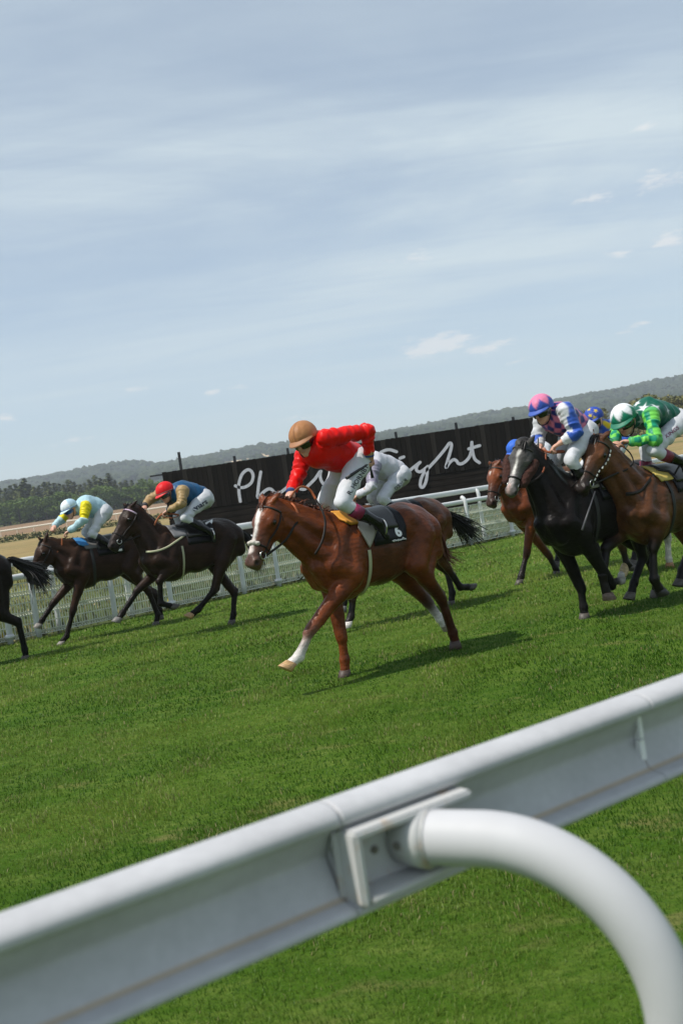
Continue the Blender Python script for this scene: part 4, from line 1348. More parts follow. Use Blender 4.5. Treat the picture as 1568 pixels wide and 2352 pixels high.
    for x, y, r in pw[:1]:
        P, _ = H.fr.cast(K.Br, 'J3', [(x, y)] + [(x + r * math.cos(t), y + r * .9 * math.sin(t)) for t in np.linspace(0, 6.283, 15)], .010)
        if not np.isnan(P).any():
            obj('print', mesh_from('print', P - K.off, [(0, i, i + 1) for i in range(1, 15)], False), mat('print navy', (.03, .035, .06), .7), K.br)
    rein(H, [H.bit_l, f('J3', 380, 715, .10), f('J3', 470, 675, .10), f('J3', 545, 545, .10), f('J3', 590, 500, .09)], .42, (.34, .09, .02))
    rein(H, [f('J3', 590, 505, .06), f('J3', 680, 500, .06), f('J3', 755, 515, .05), f('J3', 700, 540, .02), f('J3', 600, 540, -.02)], .02, (.34, .09, .02))
    P, _ = H.fr.cast(H.S, 'J3', [(430, 880), (480, 882), (560, 870), (640, 835), (720, 785), (800, 730), (860, 680), (820, 620), (775, 575)], .012)
    P = [p for p in P if not np.isnan(p).any()]
    m = MB(); m.tube(spline(P, 4), .014, 8, True, flat=.4)
    obj('breast_girth', m.mesh('breast_girth'), mat('cream webbing', (.56, .53, .36), .7), H.root)
    # ---- 2: light blue and yellow
    H = HORSES[2]; f = H.fr.loc
    def pale(d):
        C = plain((.36, .53, .60))(d); s = np.isin(d['tg'], (1, 2)); C[s] = (.70, .58, .010)
        s = np.isin(d['tg'], (3, 4)); C[s] = (.42, .60, .66)
        return C
    K = jockey(H, dict(pel=f('J2', 1165, 300, 0), che=f('J2', 985, 225, 0), nek=f('J2', 905, 235, 0), hed=f('J2', 800, 262, 0), shl=f('J2', 985, 235, .19), ell=f('J2', 960, 390, .27), wrl=f('J2', 800, 512, .14), hal=f('J2', 730, 560, .10),
        shr=f('J2', 800, 290, -.19), elr=f('J2', 715, 380, -.30), wrr=f('J2', 630, 452, -.20), har=f('J2', 600, 490, -.16), knl=f('J2', 1060, 545, .25), knr=f('J2', 985, 530, -.24), anl=f('J2', 1280, 690, .30), tol=f('J2', 1330, 760, .32), face=(.88, .22, -.38)),
        dict(silk=pale, cap=lambda d: mixc(capplain((.40, .56, .66))(d), (.72, .78, .82), sm(np.sin(2 * np.arctan2(d['l'], d['f']) + .6), .05)), peak=(.50, .66, .74), capband=(.10, .18, .32), cuff=(.45, .6, .66), lens=(.01, .06, .22)),
        'jockey in pale blue silks with yellow upper sleeves and pale blue cap', .011)
    RIDERS[2] = K
    rein(H, [H.bit_l, f('J2', 580, 850, .10), f('J2', 640, 780, .11), f('J2', 705, 690, .11), f('J2', 712, 600, .11)], .45, (.36, .10, .03))
    a, b = f('Z5', 895, 708, -.1), f('Z5', 1010, 712, -.1)
    # ---- 5: white silks behind the chestnut's rider
    H = HORSES[5]; f = H.fr.loc
    def white5(d):
        C = plain((.52, .52, .56))(d)
        s = np.isin(d['tg'], (1, 2)) & (vnoise(d['V'], 16, 40) > -.25); C[s] = (.25, .23, .30)
        return C
    K = jockey(H, dict(pel=f('Z1', 945, 405, 0), che=f('Z1', 800, 345, 0), nek=f('Z1', 745, 335, 0), hed=f('Z1', 690, 330, 0), shl=f('Z1', 815, 355, .18), ell=f('Z1', 800, 470, .26), wrl=f('Z1', 725, 520, .14), hal=f('Z1', 695, 545, .10),
        shr=f('Z1', 760, 350, -.18), elr=f('Z1', 700, 440, -.26), wrr=f('Z1', 650, 500, -.14), har=f('Z1', 620, 520, -.10), knl=f('Z1', 858, 545, .24), knr=f('Z1', 800, 535, -.22), anl=f('Z1', 985, 640, .30), tol=f('Z1', 1010, 690, .32)),
        dict(silk=white5, cap=capplain((.68, .68, .72)), peak=(.68, .68, .72)), 'jockey in white silks bent low behind the red jockey', .011)
    RIDERS[5] = K
    cloth_text(H, K, K.Br, K.br, 'OISIN M', 'Z1', (968, 460), (.72, -.62), (-.62, -.72), (.05, .05, .09), size=26, bold=.5)
    # ---- 6: blue cap behind the grey faced horse
    H = HORSES[6]; f = H.fr.loc
    K = jockey(H, j6(f('D', 1184, 1034, 0)), dict(silk=plain((.03, .10, .42)), cap=capplain((.035, .13, .55)), peak=(.035, .13, .55)),
        'jockey whose plain blue cap shows beside the grey faced horse', .013)
    RIDERS[6] = K
    # ---- 7: pink and blue
    H = HORSES[7]; f = H.fr.loc
    def pinkblue(d):
        V = d['V']; C = plain((.58, .17, .28))(d)
        a = (V @ d['spine']) / .105; b = np.arctan2(V[:, 1], (V @ d['bu']) - d['J']['che'] @ d['bu'] + .02) / .62
        chk = np.sin((a + b) * math.pi / 1.0) * np.sin((a - b) * math.pi / 1.0)
        C = mixc(C, (.022, .030, .16), sm(chk, .08))
        s = d['tg'] >= 1
        W_ = plain((.58, .59, .62))(d)
        L_ = np.isin(d['tg'], (1, 3))
        side = np.where(L_, d['RD'] @ nrm((-.1, .9, .25)), d['RD'] @ nrm((.75, .1, .3)))
        tt = np.where(np.isin(d['tg'], (1, 2)), d['tt'], d['tt'] + 1)
        band = sm(np.minimum(.34 + .8 * tt, 2.6 - tt * 1.15) - (1 - side) * 1.15 - .18 * np.sign(np.sin(tt * 7 + 1)), .04)
        S2 = mixc(W_, (.035, .095, .42), band)
        band2 = np.where(L_, 1, sm(tt - 1.05, .03))
        S2 = mixc(W_, (.035, .095, .42), band * band2)
        C[s] = S2[s]
        return C
    def spikes(bg, fg):
        def fn(d):
            az = np.arctan2(d['l'], d['f']); saw = np.abs(((az / (2 * math.pi) * 6 + .25) % 1) - .5) * 2
            return mixc(capplain(bg)(d), fg, sm(d['u'] - (.12 + .62 * saw), .03))
        return fn
    K = jockey(H, dict(pel=f('J7', 1120, 720, 0), che=f('J7', 850, 520, 0), nek=f('J7', 770, 470, 0), hed=f('J7', 640, 415, 0), shl=f('J7', 940, 430, .20), ell=f('J7', 1075, 715, .27), wrl=f('J7', 870, 845, .14), hal=f('J7', 745, 925, .08),
        shr=f('J7', 640, 540, -.19), elr=f('J7', 590, 770, -.24), wrr=f('J7', 620, 900, -.12), har=f('J7', 650, 965, -.06), knl=f('J7', 1010, 1060, .25), knr=f('J7', 780, 1110, -.22), anl=f('J7', 1190, 1370, .28), tol=f('J7', 1130, 1440, .30),
        face=(.90, .16, -.30), hup=(.2, 0, 1), cuff=.62, forel=0), dict(silk=pinkblue, cap=spikes((.030, .075, .34), (.66, .20, .34)), peak=(.035, .085, .36), cuff=(.72, .73, .76)), 'jockey in pink and navy checked silks with white and blue sleeves', .0095)
    RIDERS[7] = K
    rein(H, [f('J7', 540, 905, -.06), f('J7', 640, 935, -.03), f('J7', 760, 965, .03), f('J7', 915, 955, .08), f('J7', 900, 940, .07), f('J7', 760, 950, .03)], .02, (.30, .08, .03))
    rein(H, [H.bit_l, f('J7', 600, 1280, .10), f('J7', 680, 1130, .08), f('J7', 690, 990, .07)], .45, (.30, .08, .03))
    a, b = f('J7', 600, 970, -.06), f('J7', 590, 780, -.10); w0 = H.fr.w(a)
    m = MB(); m.tube([H.fr.w(a) - w0, H.fr.w(b) - w0], [.010, .006], 6)
    tag(obj('whip', m.mesh('whip'), mat('black whip', (.012, .012, .014), .5), None, w0), 'short black whip upright in the hand of the pink and blue jockey', 'whip', 'jockeys whips')
    # ---- 8: green
    H = HORSES[8]; f = H.fr.loc
    def green(d):
        V = d['V']; C = plain((.006, .095, .060))(d)
        for (x, y, r, rot) in ((1030, 432, .066, .3), (1200, 415, .066, .1), (1352, 450, .056, .5), (930, 358, .05, .2), (995, 600, .05, .8), (1385, 625, .045, .3)):
            P, g = H.fr.cast(d['Jk'], 'J8', [(x, y)], .0)
            if np.isnan(P).any(): continue
            C = mixc(C, (.70, .72, .74), star_mask(V, P[0], g[0], np.array([0, 0, 1.0]), r, rot=rot))
        s = d['tg'] >= 1
        tt = np.where(np.isin(d['tg'], (1, 2)), d['tt'] * 3.0, d['tt'] * 3.0 + 3)
        el = np.where(np.isin(d['tg'], (1, 3)), 1.0, -1.0)
        an = np.arctan2(d['RD'][:, 2], d['RD'][:, 1] * el) / math.pi * 2.6 + .3
        chk = sm(np.sin(tt * math.pi) * np.sin(an * math.pi), .03)
        S2 = mixc(np.tile(np.array((.010, .23, .13)), (len(V), 1)), (.16, .56, .085), chk)
        C[s] = S2[s]
        return C
    K = jockey(H, dict(pel=f('J8', 1420, 620, 0), che=f('J8', 1080, 500, 0), nek=f('J8', 950, 545, 0), hed=f('J8', 765, 590, 0), shl=f('J8', 1125, 520, .20), ell=f('J8', 1185, 855, .30), wrl=f('J8', 860, 885, .15), hal=f('J8', 760, 880, .10),
        shr=f('J8', 840, 600, -.19), elr=f('J8', 660, 760, -.28), wrr=f('J8', 640, 890, -.14), har=f('J8', 650, 930, -.09), knl=f('J8', 1165, 1010, .26), knr=f('J8', 1060, 1000, -.24), anl=f('J8', 1590, 1180, .31), tol=f('J8', 1600, 1280, .33), face=(.88, .16, -.42), hup=(.35, 0, 1), hs=1.19),
        dict(silk=green, cap=spikes((.008, .17, .095), (.70, .72, .74)), peak=(.008, .15, .085), cuff=(.02, .25, .13), boottop=(.16, .008, .035), lens=(.006, .006, .006)), 'jockey in green silks with white stars and checked lime sleeves', .0095)
    RIDERS[8] = K
    cloth_text(H, K, K.Br, K.br, 'KINGS', 'J8', (1420, 755), (.78, -.58), (-.45, -.80), (.20, .02, .09), size=80, bold=1.0)
    rein(H, [H.bit_l, f('J8', 640, 1330, .10), f('J8', 800, 1265, .13), f('J8', 885, 1170, .14), f('J8', 850, 1050, .12), f('J8', 740, 940, .10)], .95)
    P, _ = H.fr.cast(H.S, 'J8', [(790, 1600), (900, 1590), (1010, 1540), (1110, 1420), (1210, 1300), (1300, 1170)], .012)
    P = [p for p in P if not np.isnan(p).any()]
    m = MB(); m.tube(spline(P, 4), .019, 8, True, flat=.4)
    P, _ = H.fr.cast(H.S, 'J8', [(1225, 1330), (1290, 1410), (1340, 1490), (1390, 1590)], .012)
    P = [p for p in P if not np.isnan(p).any()]
    if len(P) > 1: m.tube(spline(P, 4), .010, 6, True, flat=.4)
    obj('breast_girth', m.mesh('breast_girth'), mat('bridle leather', **LEATHER), H.root)
    a, b = f('Z3', 938, 880, .12), f('Z3', 846, 1158, .20); w0 = H.fr.w(a)
    m = MB(); m.tube([H.fr.w(a) - w0, H.fr.w(a + (b - a) * .4) - w0, H.fr.w(a + (b - a) * .42) - w0, H.fr.w(b) - w0], [.006, .008, .010, .013], 7)
    tag(obj('whip', m.mesh('whip'), mat('grey whip', (.05, .05, .055), .45), None, w0), 'long grey whip hanging below the muzzle of the bay at right', 'whip', 'jockeys whips')
    # ---- 9: blue with yellow stars
    H = HORSES[9]; f = H.fr.loc
    def capstars(d):
        C = capplain((.025, .065, .36))(d); P = np.stack([d['f'], d['l'], d['u']], 1)
        for v in ((.7, .45, .45), (.55, .72, .05), (.75, -.4, .5), (.1, .75, .6), (.25, .1, .95), (.9, .05, .1)):
            v = nrm(v); C = mixc(C, (.72, .52, .015), star_mask(P, v, v, np.array([0, 0, 1.0]), .27))
        return C
    K = jockey(H, j6(f('D', 1364, 962, 0)), dict(silk=lambda d: mixc(plain((.035, .10, .42))(d), (.70, .50, .015), sm(vnoise(d['V'], 22, 77) - .55, .05)), cap=capstars, peak=(.03, .075, .38)),
        'jockey with a blue cap dotted with yellow stars, between the pink and green jockeys', .012)
    RIDERS[9] = K
# ------------------------------------------------------------------ the place
FC = np.array([-1.964, 20.605, 0.0]); FT = nrm([.7515, .6598, 0]); FN = np.array([FT[1], -FT[0], 0])      # far fence: point, run, side towards the camera
RX = [on_y(x, y, 1500.0) for x, y in ((-260, 1150), (70, 1104), (182, 1083), (299, 1062), (368, 1068), (493, 1047), (592, 1028), (645, 1022), (760, 1010), (867, 999), (961, 984), (1075, 959), (1205, 940), (1306, 916), (1386, 903), (1568, 866), (1900, 800))]
RXx = np.array([p[0] for p in RX]); RXz = np.array([p[2] for p in RX]) - 5.0
def terr(x, y):
    x, y = np.asarray(x, float), np.asarray(y, float)
    ty = [-200, 20, 28, 33, 45, 60, 120, 180, 300, 420, 800, 1200]
    tz = [0, 0, .42, .80, 1.05, 1.4, 2.5, 4.0, 8.7, 13, 30, 66]
    z = np.interp(y, ty, tz)
    r = np.interp(x, RXx, RXz)
    k = np.clip((y - 1200) / 300, 0, 1); k = k * k * (3 - 2 * k)
    z = z + (r - 66) * k - np.clip(y - 1500, 0, 500) * .06
    q = -((x - FC[0]) * FN[0] + (y - FC[1]) * FN[1])
    s = np.clip((q - .4) / 7, 0, 1)
    return z * np.where(y < 60, s * s * (3 - 2 * s), 1)
def build_ground():
    xs = np.unique(np.concatenate([np.linspace(-1500, 1500, 61), np.linspace(-60, 60, 61), np.linspace(-300, 300, 61)]))
    ys = np.unique(np.concatenate([np.linspace(-120, 20, 8), np.linspace(14, 60, 70), np.linspace(60, 130, 36), np.linspace(130, 320, 48), [182.5, 184.5, 293, 296], np.linspace(320, 1000, 40), np.linspace(1000, 1900, 46)]))
    X, Y = np.meshgrid(xs, ys)
    Z = terr(X, Y) - .004
    P3 = np.stack([X, Y, Z], -1).reshape(-1, 3)
    n, m = X.shape
    i, j = np.meshgrid(np.arange(n - 1), np.arange(m - 1), indexing='ij')
    a = (i * m + j).ravel()
    Q = np.stack([a, a + 1, a + m + 1, a + m], 1)
    x, y = P3[:, 0], P3[:, 1]
    C = np.zeros((len(P3), 3))
    dry = np.array((.25, .185, .080)); green = np.array((.10, .12, .034)); brown = np.array((.22, .140, .082)); wood = np.array((.028, .040, .016)); track = np.array((.05, .10, .02))
    nz = vnoise(P3 * np.array([.35, 1, 0]), .11, 3) * .5 + .5
    C[:] = dry
    C = mixc(C, green, np.clip(nz * 1.2 - .55, 0, 1) * .8)
    C = mixc(C, green * 1.1, sm(3.5 - np.abs(y - 122), 1.2) * .8 + sm(34 - y, 2.0) * .75)
    qf = -((x - FC[0]) * FN[0] + (y - FC[1]) * FN[1])
    C = mixc(C, np.array((.050, .066, .018)), sm(7.5 - qf, 1.0) * sm(60 - y, 1))
    C = mixc(C, brown, sm(y - 183.5, .6) * sm(296 - y, 1.0))
    C = mixc(C, wood, sm(y - 297, 2.0))
    g = obj('ground', mesh_from('ground', P3, Q, True, C), mat('dry downland', attr='Col', rough=.95, spec=.1, noise=[(.5, (.4, 1, 1), .75, 1.25, 6), (6, (1, 1, 1), .8, 1.2, 5)]))
    tag(g, kind='structure')
    # mown turf of the course: one sheet on top, up to the foot of the far fence
    L = []
    for t in np.linspace(-70, 90, 81):
        for q in (0, 6, 14, 24, 60):
            p = FC + FT * t + FN * (q - .05); L.append((p[0], p[1], 0.0))
    Q = [(i * 5 + k, i * 5 + k + 1, (i + 1) * 5 + k + 1, (i + 1) * 5 + k) for i in range(80) for k in range(4)]
    m_ = bpy.data.materials.new('turf soil'); m_.use_nodes = True
    t = m_.node_tree; b = t.nodes['Principled BSDF']; b.inputs['Roughness'].default_value = .95; b.inputs['Specular IOR Level'].default_value = .1
    tc = N(t, 'ShaderNodeTexCoord')
    def nz_(sc, st, rot=0.0, det=6):
        mp = N(t, 'ShaderNodeMapping'); mp.inputs['Scale'].default_value = st; mp.inputs['Rotation'].default_value = (0, 0, rot)
        t.links.new(tc.outputs['Object'], mp.inputs[0])
        n = N(t, 'ShaderNodeTexNoise'); n.inputs['Scale'].default_value = sc; n.inputs['Detail'].default_value = det; n.inputs['Roughness'].default_value = .62
        t.links.new(mp.outputs[0], n.inputs['Vector']); return n.outputs[0]
    def mixer(f, lo, hi, a, b_):
        r = N(t, 'ShaderNodeMapRange'); r.inputs[1].default_value = lo; r.inputs[2].default_value = hi
        t.links.new(f, r.inputs[0])
        x = N(t, 'ShaderNodeMix', data_type='RGBA'); t.links.new(r.outputs[0], x.inputs[0])
        for k, v in ((6, a), (7, b_)):
            if isinstance(v, tuple): x.inputs[k].default_value = (*v, 1)
            else: t.links.new(v, x.inputs[k])
        return x.outputs[2]
    c1 = mixer(nz_(.9, (.45, 1, 1), -.7), .35, .68, TURF_DARK, TURF_MID)
    c2 = mixer(nz_(5.0, (.5, 1, 1), -.7), .42, .72, c1, TURF_LIGHT)
    c3 = mixer(nz_(22.0, (.6, 1, 1), -.5, 5), .30, .62, TURF_DARK, c2)
    c4 = mixer(nz_(2.2, (.5, 1, 1), -.7), .60, .74, c3, TURF_STRAW)
    t.links.new(c4, b.inputs['Base Color'])
    bp = N(t, 'ShaderNodeBump'); bp.inputs['Strength'].default_value = .9; bp.inputs['Distance'].default_value = .03
    t.links.new(nz_(45, (.7, 1, 1)), bp.inputs['Height']); t.links.new(bp.outputs[0], b.inputs['Normal'])
    o = obj('turf', mesh_from('turf', L, Q, False), m_)
    if o.data.polygons[0].normal.z < 0: o.data.flip_normals()
    tag(o, kind='structure')
TURF_DARK, TURF_MID, TURF_LIGHT, TURF_STRAW = (.042, .098, .006), (.080, .145, .013), (.135, .185, .034), (.170, .160, .055)

def blade_mat():
    m = mat('grass blade', attr='Col', rough=.5, spec=.22)
    t = m.node_tree; b = t.nodes['Principled BSDF']; out = [n for n in t.nodes if n.type == 'OUTPUT_MATERIAL'][0]
    tr = N(t, 'ShaderNodeBsdfTranslucent'); mx = N(t, 'ShaderNodeMixShader'); mx.inputs[0].default_value = .38
    at = [n for n in t.nodes if n.type == 'ATTRIBUTE'][0]
    t.links.new(at.outputs['Color'], tr.inputs['Color'])
    t.links.new(b.outputs[0], mx.inputs[1]); t.links.new(tr.outputs[0], mx.inputs[2]); t.links.new(mx.outputs[0], out.inputs['Surface'])
    return m
def build_grass():
    """every blade is a small bent leaf; thicker and fewer with distance"""
    Vs, Cs, Fs = [], [], []
    off = 0
    for (y0, y1, dens, w, h) in ((2.2, 3.6, 11000, .0030, .026), (3.6, 5.5, 7400, .0038, .028), (5.5, 8, 4200, .0050, .031), (8, 12, 1900, .0075, .036), (12, 17, 850, .012, .048), (17, 27, 330, .020, .055)):
        halfw = lambda y: .40 * y + 1.8
        A = (halfw(y0) + halfw(y1)) * (y1 - y0)
        n = int(A * dens)
        y = RNG.uniform(y0, y1, n); x = RNG.uniform(-1, 1, n) * halfw(y)
        ok = ((x - FC[0]) * FN[0] + (y - FC[1]) * FN[1]) > .08
        ok &= (np.abs(x) < .37 * y + .35) | (RNG.uniform(size=n) < .5)
        x, y = x[ok], y[ok]; n = len(x)
        P = np.stack([x, y, np.zeros(n)], 1)
        r2 = np.stack([x * .75 + y * .65, -x * .65 * 2.0 + y * .75 * 2.0, np.zeros(n)], 1)
        big, mid, fine = vnoise(r2, 1.15, 51), vnoise(r2, 3.6, 52), vnoise(P, 13, 53)
        keep = RNG.uniform(size=n) < .72 + .3 * mid + .15 * fine
        P, big, mid, fine = P[keep], big[keep], mid[keep], fine[keep]; n = len(P)
        hh = h * .86 * RNG.uniform(.45, 1.2, n) * (1 + .42 * mid + .2 * fine)
        ang = RNG.uniform(0, 2 * math.pi, n) * .6 + vnoise(P, 5, 54) * 2.6
        ln = RNG.uniform(.15, 1.0, n) ** 1.2
        d = np.stack([np.cos(ang), np.sin(ang), np.zeros(n)], 1)
        wa = RNG.uniform(0, math.pi, n)
        s = np.stack([np.cos(wa), np.sin(wa), np.zeros(n)], 1) * (w * RNG.uniform(.6, 1.3, n))[:, None]
        up = np.array([0, 0, 1.0])
        m1 = P + d * (hh * ln * .35)[:, None] + up * (hh * .62)[:, None]
        tp = P + d * (hh * ln * 1.0)[:, None] + up * (hh * (1 - .35 * ln))[:, None]
        V = np.stack([P - s / 2, P + s / 2, m1 - s * .42, m1 + s * .42, tp], 1).reshape(-1, 3)
        k = np.clip(.38 + .62 * big + .52 * mid + .030 * (P[:, 1] - 9) + RNG.normal(0, .15, n), 0, 1)[:, None]  # nearer blades painted darker, for the shade seen down between them
        c = np.array((.034, .098, .004)) * (1 - k) + np.array((.190, .260, .044)) * k
        st = (RNG.uniform(size=n) < np.clip(.02 + .09 * (fine + mid), .006, .25))[:, None]
        c = np.where(st, np.array((.27, .24, .11)), c)
        C = np.repeat(c, 5, 0)
        b = off + np.arange(n)[:, None] * 5
        Fs.append(np.concatenate([b + np.array([[0, 1, 3]]), b + np.array([[0, 3, 2]]), b + np.array([[2, 3, 4]])]))
        Vs.append(V); Cs.append(C); off += len(V)
    o = obj('grass', mesh_from('grass', np.concatenate(Vs), np.concatenate(Fs), True, np.concatenate(Cs)), blade_mat())
    tag(o, kind='stuff')
    print('grass', len(o.data.polygons), round(time.time() - T0, 1))

# ---- near rail
RA = np.array([-0.43732, 1.09016, 0.0]); RT = nrm([.82885, .55947, 0]); RN = np.array([RT[1], -RT[0], 0])
def rp(t, e, z): return RA + RT * t + RN * e + np.array([0, 0, z])
def near_rail():
    root = empty('running_rail', RA)
    tag(root, 'white running rail close to the camera with a curved tube post', 'rail')
    pm = mat('white rail paint', attr='Col', rough=.52, spec=.30, noise=[(5, (1, 1, 2.5), .84, 1.05, 6), (60, (1, 1, 1), .95, 1.03, 4)])
    white, dirt = (.47, .47, .485), (.45, .38, .30)
    prof = [(.013, 1.190, 0), (.030, 1.1925, 0), (.0345, 1.196, 0), (.0365, 1.202, 0), (.035, 1.209, 0), (.029, 1.2155, 0), (.018, 1.220, 0), (.003, 1.2225, 0), (-.014, 1.2215, 0), (-.034, 1.214, 0),
            (-.050, 1.196, 0), (-.058, 1.170, 0), (-.060, 1.146, 0), (-.057, 1.118, 0), (-.047, 1.094, 0), (-.030, 1.076, 0), (-.010, 1.067, 0), (.014, 1.066, 0), (.032, 1.071, 0), (.043, 1.076, 0), (.0455, 1.080, 0), (.0445, 1.0855, 0), (.038, 1.0895, 0), (.022, 1.0915, 0), (.0165, 1.0925, 1), (.0125, 1.0950, 1),
            (.011, 1.0985, 0), (-.0100, 1.139, 0), (-.0125, 1.144, 0), (-.0125, 1.149, 0), (-.0100, 1.154, 0), (.012, 1.1865, 0)]
    cx = np.array([p[0] for p in prof]); 
    for (t0, t1) in ((-2.6, .4295), (.4325, 1.0605), (1.0625, 3.4)):
        V, C, Fc = [], [], []
        st = np.unique(np.concatenate([np.linspace(t0, t1, 40), [t0 + .004, t1 - .004]]))
        n = len(prof)
        for k, t in enumerate(st):
            end = 1.0 if 0 < k < len(st) - 1 else .99
            for (e, z, c) in prof:
                q = rp(t, e, 1.145 + (z - 1.145) * 1.0)
                V.append(q - RA); C.append(dirt if c else white)
        for k in range(len(st) - 1):
            for j in range(n):
                j2 = (j + 1) % n
                Fc.append((k * n + j, k * n + j2, (k + 1) * n + j2, (k + 1) * n + j))
        Fc.append(tuple(range(n))); Fc.append(tuple((len(st) - 1) * n + j for j in range(n - 1, -1, -1)))
        me = mesh_from('rail', V, Fc, True, np.array(C))
        bm = bmesh.new(); bm.from_mesh(me); bmesh.ops.recalc_face_normals(bm, faces=bm.faces); bm.to_mesh(me); bm.free()
        obj('rail', me, pm, root)
    # joining sleeves inside the channel, seen at the gaps
    for tj in (.431, 1.0615):
        m = MB()
        for (z, h) in ((1.168, .042), (1.117, .042)):
            m.box(rp(tj, -.022, z) - RA, (.10 if tj > 1 else .05, .006, h), [RT, RN, np.array([0, 0, 1.0])])
        obj('joint_sleeve', m.mesh('sleeve', False), mat('dark joint', (.10, .10, .11), .6), root)
    m = MB(); m.box(rp(1.0615, .0005, 1.117) - RA, (.012, .010, .05), [RT, RN, np.array([0, 0, 1.0])]); m.box(rp(1.058, .0075, 1.168) - RA, (.007, .006, .042), [RT, RN, np.array([0, 0, 1.0])])
    obj('joint_strip', m.mesh('strip', False), mat('white metal', (.78, .78, .79), .45), root)
    # bracket: welded open box
    wm = bpy.data.materials.new('stained white metal'); wm.use_nodes = True
    tn = wm.node_tree; bs = tn.nodes['Principled BSDF']; bs.inputs['Roughness'].default_value = .5
    tc = N(tn, 'ShaderNodeTexCoord'); nn = N(tn, 'ShaderNodeTexNoise'); nn.inputs['Scale'].default_value = 26; nn.inputs['Detail'].default_value = 6
    tn.links.new(tc.outputs['Object'], nn.inputs['Vector'])
    mr = N(tn, 'ShaderNodeMapRange'); mr.inputs[1].default_value = .55; mr.inputs[2].default_value = .78; tn.links.new(nn.outputs[0], mr.inputs[0])
    mx = N(tn, 'ShaderNodeMix', data_type='RGBA'); mx.inputs[6].default_value = (.48, .48, .475, 1); mx.inputs[7].default_value = (.42, .26, .13, 1)
    tn.links.new(mr.outputs[0], mx.inputs[0]); tn.links.new(mx.outputs[2], bs.inputs['Base Color'])
    A3 = [RT, RN, np.array([0, 0, 1.0])]
    def bevel_box(m, c, size):
        bm = bmesh.new()
        bmesh.ops.create_cube(bm, size=1)
        for v in bm.verts: v.co = Vector((v.co.x * size[0], v.co.y * size[1], v.co.z * size[2]))
        bmesh.ops.bevel(bm, geom=list(bm.edges), offset=min(size) * .3, segments=2, affect='EDGES')
        V = [c + A3[0] * v.co.x + A3[1] * v.co.y + A3[2] * v.co.z for v in bm.verts]
        bm.verts.index_update()
        m.add(V, [tuple(v.index for v in f.verts) for f in bm.faces]); bm.free()
    m = MB()
    bevel_box(m, rp(.520, .0145, 1.140) - RA, (.190, .005, .088))          # back plate against the web
    bevel_box(m, rp(.4385, .036, 1.138) - RA, (.013, .047, .096))           # end plate
    bevel_box(m, rp(.535, .037, 1.1835) - RA, (.205, .045, .011))             # top plate
    bevel_box(m, rp(.520, .040, 1.0975) - RA, (.150, .050, .009))           # shelf
    m2 = m.mesh('bracket', False)
    br = obj('bracket', m2, wm, root)
    an = math.radians(28); D = RN * math.cos(an) + RT * math.sin(an); side = np.cross(np.array([0, 0, 1.0]), D)
    S0 = rp(.553, .05, 1.146)
    # rounded lug that takes the end of the tube
    V, Fc = [], []
    k = 22
    for s_, x in ((0, -.045), (1, -.012), (2, .006)):
        for j in range(k):
            a = 2 * math.pi * j / k
            r = (.030, .041, .0425)[s_]
            V.append(S0 - RA + D * x + side * math.cos(a) * r + np.array([0, 0, 1]) * math.sin(a) * (r if s_ else .036))
    for i in range(2):
        for j in range(k): Fc.append((i * k + j, i * k + (j + 1) % k, (i + 1) * k + (j + 1) % k, (i + 1) * k + j))
    Fc += [tuple(range(k - 1, -1, -1)), tuple(2 * k + j for j in range(k))]
    obj('lug', mesh_from('lug', V, Fc, True), wm, br)
    def bolt(c, n_, par):
        m = MB(); m.tube([c, c + n_ * .003], .0058, 16); m.tube([c + n_ * .003, c + n_ * .006], .0036, 6)
        obj('bolt', m.mesh('bolt', False), mat('dull bolt', (.24, .22, .20), .5, metal=.6), par)
    bolt(rp(.487, .017, 1.143) - RA, RN, br)
    bolt(S0 - RA - D * .028 - side * .035 , nrm(-side), br)
    P = [S0 + D * s for s in np.linspace(-.005, .08, 5)]
    for th in np.linspace(0, math.pi / 2, 26)[1:]: P.append(S0 + D * (.08 + .22 * math.sin(th)) - np.array([0, 0, .22 * (1 - math.cos(th))]))
    e = P[-1]
    for z in np.linspace(e[2], 0, 10)[1:]: P.append(np.array([e[0], e[1], z]))
    V, Fc = tube(np.array(P) - RA, .0366, 36)
    post = obj('post', mesh_from('post', V, Fc, True), mat('white post paint', (.48, .48, .495), .55, noise=[(9, (1, 1, 1), .92, 1.03, 5)], spec=.28), root)
    V, Fc = tube([S0 - RA + D * -.002, S0 - RA + D * .010], .0395, 36)
    obj('collar', mesh_from('collar', V, Fc, False), wm, post)

